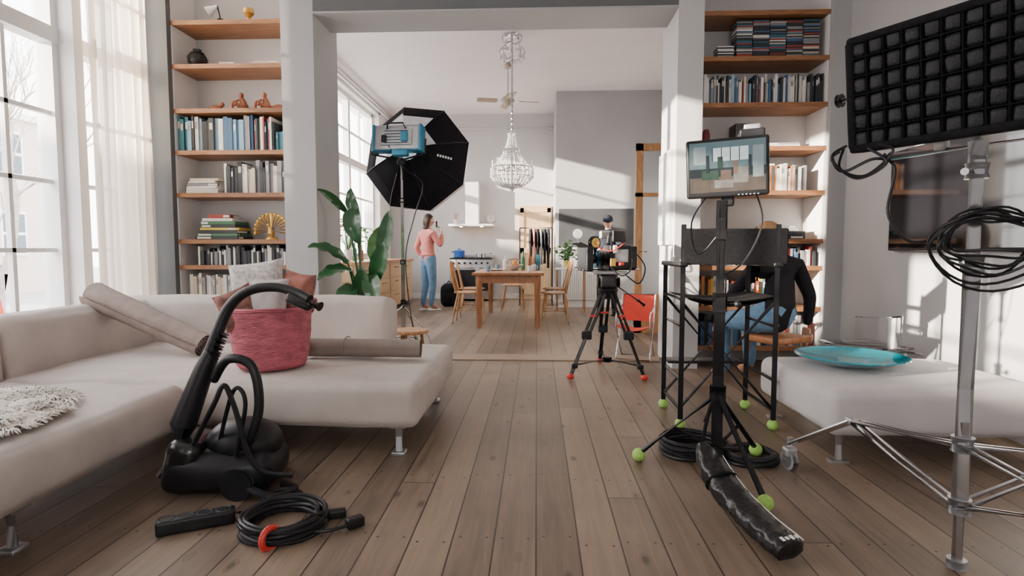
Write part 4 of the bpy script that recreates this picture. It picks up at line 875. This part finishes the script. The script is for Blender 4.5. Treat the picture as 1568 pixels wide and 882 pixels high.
for k in range(8):
    aa=k*math.pi/4; d=Vector((math.cos(aa),math.sin(aa),0)); p=Vector((x,y,0))
    b.tube(cr([p+Vector((0,0,3.72)),p+d*.08+Vector((0,0,3.66)),p+d*.17+Vector((0,0,3.74)),p+d*.13+Vector((0,0,3.82)),p+d*.06+Vector((0,0,3.78))],6),.009,CHROME,6)
    b.tube(cr([p+Vector((0,0,3.9)),p+d*.10+Vector((0,0,3.88)),p+d*.13+Vector((0,0,3.97)),p+d*.05+Vector((0,0,3.98))],6),.008,CHROME,6); crystal(p+d*.16+Vector((0,0,3.68)),.022)
b.lathe([(0,0),(.05,.0),(.06,.02),(0,.04)],(x,y,3.96),CHROME,16)
def rng(r,z,rt=.006): b.tube([(x+r*math.cos(t),y+r*math.sin(t),z) for t in [i*math.pi/16 for i in range(32)]],rt,CHROME,5,closed=True)
rng(.05,2.66);rng(.12,2.44);rng(.28,2.20,.008);rng(.26,2.08);rng(.14,1.96)
for k in range(28):
    aa=2*math.pi*k/28; d=Vector((math.cos(aa),math.sin(aa),0)); p=Vector((x,y,0))
    if k%2==0:
        for j in range(9): t=j/8; r=.05+.06*t*t+.0; crystal(p+d*r+Vector((0,0,2.66-.22*t)),.010)
        for j in range(9): t=j/8; crystal(p+d*(.11+.17*t**1.6)+Vector((0,0,2.44-.24*t)),.011)
    for j in range(4): crystal(p+d*.29+Vector((0,0,2.18-j*.035)),.013)
    for j in range(7): t=j/6; crystal(p+d*(.27-.13*t*t)+Vector((0,0,2.08-.13*t)),.013)
for k in range(16):
    aa=2*math.pi*k/16; d=Vector((math.cos(aa),math.sin(aa),0)); 
    for j in range(4): crystal(Vector((x,y,1.97-.015*j))+d*(.14-.035*j),.013)
crystal((x,y,1.90),.025)
for k in range(6):
    aa=k*math.pi/3; d=Vector((math.cos(aa),math.sin(aa),0)); b.tube(cr([Vector((x,y,2.25)),Vector((x,y,2.16))+d*.15,Vector((x,y,2.22))+d*.27]),.007,CHROME,6); b.cyl(Vector((x,y,2.22))+d*.27,Vector((x,y,2.31))+d*.27,.010,WHITE)
b.tube([(x,y,1.95),(x,y,2.7)],.009,CHROME,8); b.done()
b=MB('curtain_rail'); b.cyl((-1.9,12.5,3.63),(.34,12.5,3.63),.014,WHITE); b.cyl((-1.9,12.5,3.70),(.34,12.5,3.70),.010,WHITE)
for x in(-1.85,-.7,.3): b.cyl((x,12.5,3.66),(x,12.6,3.66),.012,WHITE)
b.done()
b=MB('ceiling_pipe'); b.cyl((-3.1,5.9,3.80),(-3.1,12.55,3.80),.022,WHITE); b.cyl((-3.1,5.9,3.88),(-3.1,12.55,3.88),.014,WHITE)
for y in(6.0,8.65,11.8): b.cyl((-3.1,y,3.84),(-3.23,y,3.84),.01,WHITE)
b.done()
# ---------------------------------------------------------------- people
def skinned(joints,bones,root):
    names=list(joints); me=D.meshes.new('tmp'); me.from_pydata([joints[n][:3] for n in names],[(names.index(a),names.index(b_)) for a,b_,_ in bones],[]); 
    o=D.objects.new('tmp',me); C.scene.collection.objects.link(o)
    md=o.modifiers.new('s','SKIN'); md.use_smooth_shade=True
    for i,n in enumerate(names):
        sv=me.skin_vertices[0].data[i]; r=joints[n][3]; sv.radius=(r,r); sv.use_root=(n==root)
    s=o.modifiers.new('u','SUBSURF'); s.levels=2; s.render_levels=2
    C.view_layer.update(); dg=C.evaluated_depsgraph_get(); ev=D.meshes.new_from_object(o.evaluated_get(dg))
    vs=[v.co.copy() for v in ev.vertices]; fs=[list(p.vertices) for p in ev.polygons]
    D.objects.remove(o); D.meshes.remove(me); D.meshes.remove(ev); return vs,fs
def segd(p,a,b_):
    ab=b_-a; t=max(0,min(1,(p-a).dot(ab)/max(1e-9,ab.length_squared))); return (p-a-ab*t).length,t
def body(mb,joints,bones,root='pelvis',flat=.74):
    vs,fs=skinned(joints,bones,root); J={k:Vector(v[:3]) for k,v in joints.items()}
    def near(p):
        best=None
        for a,b_,m in bones:
            d,t=segd(p,J[a],J[b_]); r=joints[a][3]*(1-t)+joints[b_][3]*t; q=d-r
            if best is None or q<best[0]: best=(q,a,b_,m,t)
        return best
    tor={'pelvis','waist','chest','neckb'}
    base=[v.copy() for v in vs]
    for v in vs:
        n=near(v)
        if n[1] in tor and n[2] in tor:
            a,b_,t=J[n[1]],J[n[2]],n[4]; cy=a.y*(1-t)+b_.y*t; v.y=cy+(v.y-cy)*flat
    by={}
    for f in fs:
        c=sum((base[i] for i in f),Vector())/len(f); by.setdefault(near(c)[3],[]).append(f)
    for m,ff in by.items():
        idx={};lv=[];lf=[]
        for f in ff:
            g=[]
            for i in f:
                if i not in idx: idx[i]=len(lv); lv.append(vs[i])
                g.append(idx[i])
            lf.append(g)
        mb.add(lv,lf,m)
def head(mb,c,R,hair,style,s=1.0,cap=None):
    c=Vector(c)
    def fn(p):
        x,y,z=p
        w=1-.28*max(0,-z)**1.3; x*=w; y*=1-.12*max(0,-z)
        if y>0:
            y*=.93
            if .12<abs(x)<.55 and 0<z<.25: y-=.07
        return Vector((x,y,z))
    mb.sph(c,(.075*s,.095*s,.115*s),SKIN,28,24,R,fn)
    P=lambda x,y,z:c+R@(Vector((x,y,z))*s)
    for sx_ in(-1,1):
        mb.sph(P(.029*sx_,.073,.012),.0125*s,EYEW,10,8); mb.sph(P(.029*sx_,.083,.012),.006*s,EYED,8,6)
        mb.tube([P(.015*sx_,.086,.032),P(.032*sx_,.084,.037),P(.046*sx_,.072,.031)],.0035*s,hair,5)
        mb.sph(P(.076*sx_,.0,.0),(.010*s,.020*s,.032*s),SKIN,10,8,R)
    mb.sph(P(0,.078,-.052),(.022*s,.008*s,.007*s),LIP,10,6,R); mb.tube([P(0,.084,.018),P(0,.099,-.012),P(0,.102,-.02),P(0,.084,-.03)],[.006*s,.010*s,.012*s,.005*s],SKIN,8)
    u,v=30,22; vs=[];fs=[]; 
    drop={'bob':1.2,'long':2.6,'short':.9}[style]
    for i in range(v+1):
        th=math.pi*i/v
        for j in range(u):
            ph=2*math.pi*j/u; x,y,z=math.sin(th)*math.cos(ph),math.sin(th)*math.sin(ph),math.cos(th)
            zz=z if z>0 else z*drop; k=1.13+.02*math.sin(ph*9+th*3)
            if z<0 and style!='short': rr=max(math.hypot(x,y),.84 if z>-.93 else .5); a_=math.atan2(y,x); x,y=rr*math.cos(a_),rr*math.sin(a_)
            vs.append(c+R@Vector((x*.077*k*s,(y*.097-.010)*k*s,zz*.117*k*s)))
    for i in range(v):
        th=math.pi*(i+.5)/v; z=math.cos(th)
        for j in range(u):
            ph=2*math.pi*(j+.5)/u; y=math.sin(th)*math.sin(ph); x=math.sin(th)*math.cos(ph)
            if y>.30 and z<.5: continue
            if z<-.1 and y>.05: continue
            if style=='short' and z<-.25: continue
            fs.append((i*u+j,i*u+(j+1)%u,(i+1)*u+(j+1)%u,(i+1)*u+j))
    mb.add(vs,fs,hair)
    if cap:
        mb.sph(P(0,-.004,.055),(.087*s,.107*s,.078*s),cap,20,10,R); mb.sph(P(0,.10,.058),(.065*s,.065*s,.008*s),cap,16,6,R)
def hand(mb,w,d,n,s=1,side=1,curl=.5,m=SKIN):
    w=Vector(w);d=Vector(d).normalized();n=Vector(n); n=(n-d*n.dot(d)).normalized(); x=d.cross(n)*side
    R=Matrix((x,d,n)).transposed()
    mb.rbox(w+d*.045*s,(.078*s,.095*s,.028*s),.013*s,m,R,seg=2,inner=2)
    for k,(o,l) in enumerate(((-.030,.068),(-.010,.078),(.010,.072),(.029,.056))):
        p=w+d*.088*s+x*o*s; pts=[p-d*.01*s]; dd=d.copy()
        for j in range(3):
            dd=(dd*math.cos(curl*(.5+.2*j))+n*math.sin(curl*(.5+.2*j))).normalized(); p=p+dd*l*s*(.42,.33,.25)[j]; pts.append(p)
        mb.tube(pts,[.0095*s,.009*s,.008*s,.006*s],m,8)
    p=w+d*.03*s-x*.036*s; mb.tube([p+x*.01*s,p+(d*.6-x*.7+n*.3)*.03*s,p+(d*.85-x*.75+n*.5)*.055*s,p+(d*1.1-x*.6+n*.6)*.075*s],[.012*s,.011*s,.0095*s,.007*s],m,8)
b=MB('woman_in_salmon_sweater'); b.M=T(-1.93,10.13,0,-42)
J=dict(pelvis=(0,0,.93,.135),waist=(0,.0,1.06,.125),chest=(0,.0,1.26,.145),neckb=(0,-.005,1.37,.10),neck=(0,.0,1.44,.05),skull=(0,.01,1.52,.05),
 shR=(.165,-.005,1.355,.066),elR=(.27,.08,1.14,.052),wrR=(.15,.20,1.36,.034),shL=(-.165,-.005,1.355,.066),elL=(-.26,-.06,1.10,.052),wrL=(-.21,.06,.92,.034),
 hipR=(.085,0,.86,.105),knR=(.10,.03,.48,.068),anR=(.10,-.01,.10,.05),toR=(.11,.13,.035,.035),hipL=(-.085,0,.86,.105),knL=(-.07,.0,.48,.068),anL=(-.08,-.06,.10,.05),toL=(-.10,.08,.035,.035))
Bn=[('pelvis','waist',SALMON),('waist','chest',SALMON),('chest','neckb',SALMON),('neckb','neck',SKIN),('neck','skull',SKIN),('neckb','shR',SALMON),('shR','elR',SALMON),('elR','wrR',SALMON),('neckb','shL',SALMON),('shL','elL',SALMON),('elL','wrL',SALMON),
 ('pelvis','hipR',JEANS),('hipR','knR',JEANS),('knR','anR',JEANS),('anR','toR',SHOE),('pelvis','hipL',JEANS),('hipL','knL',JEANS),('knL','anL',JEANS),('anL','toL',SHOE)]
body(b,J,Bn); head(b,(0,.025,1.585),rot(-4,0,-20),HAIRD,'bob',.98)
hand(b,(.15,.20,1.38),(-.35,-.25,.9),(-.5,-.8,0),.95,1,.6); hand(b,(-.21,.06,.90),(.1,.2,-1),(1,0,0),.95,-1,.5)
b.rbox((.09,.13,1.53),(.03,.02,.11),.006,BLACK); 
for s_ in(1,-1): b.rbox((.105*s_ if s_==1 else -.09,.06 if s_==1 else .0,.012),(.085,.24,.024),.01,WHITE)
b.tube([(-.145*math.cos(t),.115*math.sin(t),.985) for t in [i*math.pi/10 for i in range(20)]],.012,SALMON,6,closed=True)
b.done(180)
b=MB('man_in_cap'); b.M=T(1.17,9.55,0,165)@Matrix.Scale(.95,4)
J=dict(pelvis=(0,0,.93,.14),waist=(0,0,1.06,.135),chest=(0,0,1.28,.155),neckb=(0,-.005,1.40,.11),neck=(0,.01,1.47,.055),skull=(0,.03,1.54,.055),
 shR=(.185,0,1.38,.07),elR=(.25,.06,1.10,.052),wrR=(.12,.28,1.13,.034),shL=(-.185,0,1.38,.07),elL=(-.25,.06,1.10,.052),wrL=(-.10,.28,1.15,.034),
 hipR=(.09,0,.86,.105),knR=(.12,.03,.48,.07),anR=(.13,0,.10,.05),toR=(.14,.14,.035,.038),hipL=(-.09,0,.86,.105),knL=(-.11,.03,.48,.07),anL=(-.12,0,.10,.05),toL=(-.14,.14,.035,.038))
Bm=[(a_,c_,{SALMON:NAVY,JEANS:BSHIRT,SKIN:SKIN,SHOE:BLACK}[m]) for a_,c_,m in Bn]
body(b,J,Bm); head(b,(0,.045,1.60),rot(-14,0,8),HAIRD,'short',1.0,NAVY)
hand(b,(.12,.28,1.13),(-.6,.6,.1),(-.3,0,-1),1,1,.8); hand(b,(-.10,.28,1.15),(.6,.6,.1),(.3,0,-1),1,-1,.8); b.rbox((0,.34,1.15),(.14,.012,.08),.004,BLACK)
for s_ in(1,-1): b.rbox((.135*s_,.06,.012),(.09,.27,.024),.01,BLACK)
b.done(180)
b=MB('seated_person_in_black'); b.M=T(1.86,4.45,0,28)
J=dict(pelvis=(0,0,.57,.15),waist=(.02,.03,.69,.13),chest=(.06,.08,.86,.15),neckb=(.08,.11,.97,.11),neck=(.08,.14,1.04,.05),skull=(.08,.17,1.10,.05),
 shR=(.24,.06,.95,.068),elR=(.36,.02,.70,.052),wrR=(.33,.02,.47,.034),shL=(-.08,.16,.95,.068),elL=(-.14,.32,.74,.052),wrL=(-.06,.48,.66,.034),
 hipR=(.10,.06,.54,.115),knR=(.15,.44,.50,.075),anR=(.14,.40,.11,.05),toR=(.15,.53,.04,.036),hipL=(-.10,.06,.54,.115),knL=(-.17,.44,.50,.075),anL=(-.16,.38,.11,.05),toL=(-.18,.51,.04,.036))
Bs=[(a_,c_,{SALMON:BSHIRT,JEANS:JEANS,SKIN:SKIN,SHOE:SHOE}[m]) for a_,c_,m in Bn]
body(b,J,Bs); head(b,(.08,.20,1.17),rot(-18,0,15),HAIRB,'long',.98)
hand(b,(.33,.02,.455),(0,.1,-1),(-1,0,0),.95,1,.5); hand(b,(-.06,.48,.655),(.1,1,-.1),(0,0,-1),.95,-1,.4); b.done(180)
b=MB('wooden_stool'); b.M=T(1.86,4.45,0,28); b.rbox((0,.03,.395),(.38,.34,.05),.015,TABLEW,seg=2,inner=2)
for sx_ in(-1,1):
    for sy_ in(-1,1): b.cyl((sx_*.17,.03+sy_*.15,0),(sx_*.15,.03+sy_*.13,.38),.016,TABLEW)
b.done()
# ---------------------------------------------------------------- lights, world, camera
w=D.worlds.new('sky_world'); C.scene.world=w; w.use_nodes=True; nt=w.node_tree; bg=nt.nodes['Background']
tc=nt.nodes.new('ShaderNodeTexCoord'); sp=nt.nodes.new('ShaderNodeSeparateXYZ'); rp=nt.nodes.new('ShaderNodeValToRGB')
rp.color_ramp.elements[0].position=.45; rp.color_ramp.elements[0].color=(1,.97,.94,1); rp.color_ramp.elements[1].position=.9; rp.color_ramp.elements[1].color=(.80,.88,1,1)
nt.links.new(tc.outputs['Generated'],sp.inputs[0]); nt.links.new(sp.outputs[2],rp.inputs[0]); nt.links.new(rp.outputs[0],bg.inputs[0]); bg.inputs[1].default_value=11.5
s=D.lights.new('sun','SUN'); s.energy=36; s.angle=math.radians(.8); s.color=(1,.86,.70); so=D.objects.new('sun',s); C.scene.collection.objects.link(so)
so.rotation_euler=Vector((.90,.35,-.228)).to_track_quat('-Z','Y').to_euler()
def portal(nm,loc,dir_,sx_,sy_):
    l=D.lights.new(nm,'AREA'); l.shape='RECTANGLE'; l.size=sx_; l.size_y=sy_; l.energy=1
    try: l.cycles.is_portal=True
    except Exception: l.energy=0
    o=D.objects.new(nm,l); o.location=loc; o.rotation_euler=Vector(dir_).to_track_quat('-Z','Z').to_euler(); C.scene.collection.objects.link(o)
for i,(a_,c_,z0,z1) in enumerate(FW): portal('window_portal_%d'%i,(XL-.32,(a_+c_)/2,(z0+z1)/2),(1,0,0),c_-a_,z1-z0)
for i,(a_,c_,z0,z1) in enumerate(BWN): portal('kitchen_portal_%d'%i,(XLB-.32,(a_+c_)/2,(z0+z1)/2),(1,0,0),c_-a_,z1-z0)
portal('rear_portal',(0,-3.12,2.1),(0,1,0),1.8,1.8)
cam=D.cameras.new('camera'); co=D.objects.new('camera',cam); C.scene.collection.objects.link(co); cam.lens=20.2; cam.sensor_width=36; cam.clip_start=.05; cam.clip_end=200
co.location=(0,0,1.07); co.rotation_euler=(math.radians(90-3.77),0,math.radians(2.47)); C.scene.camera=co
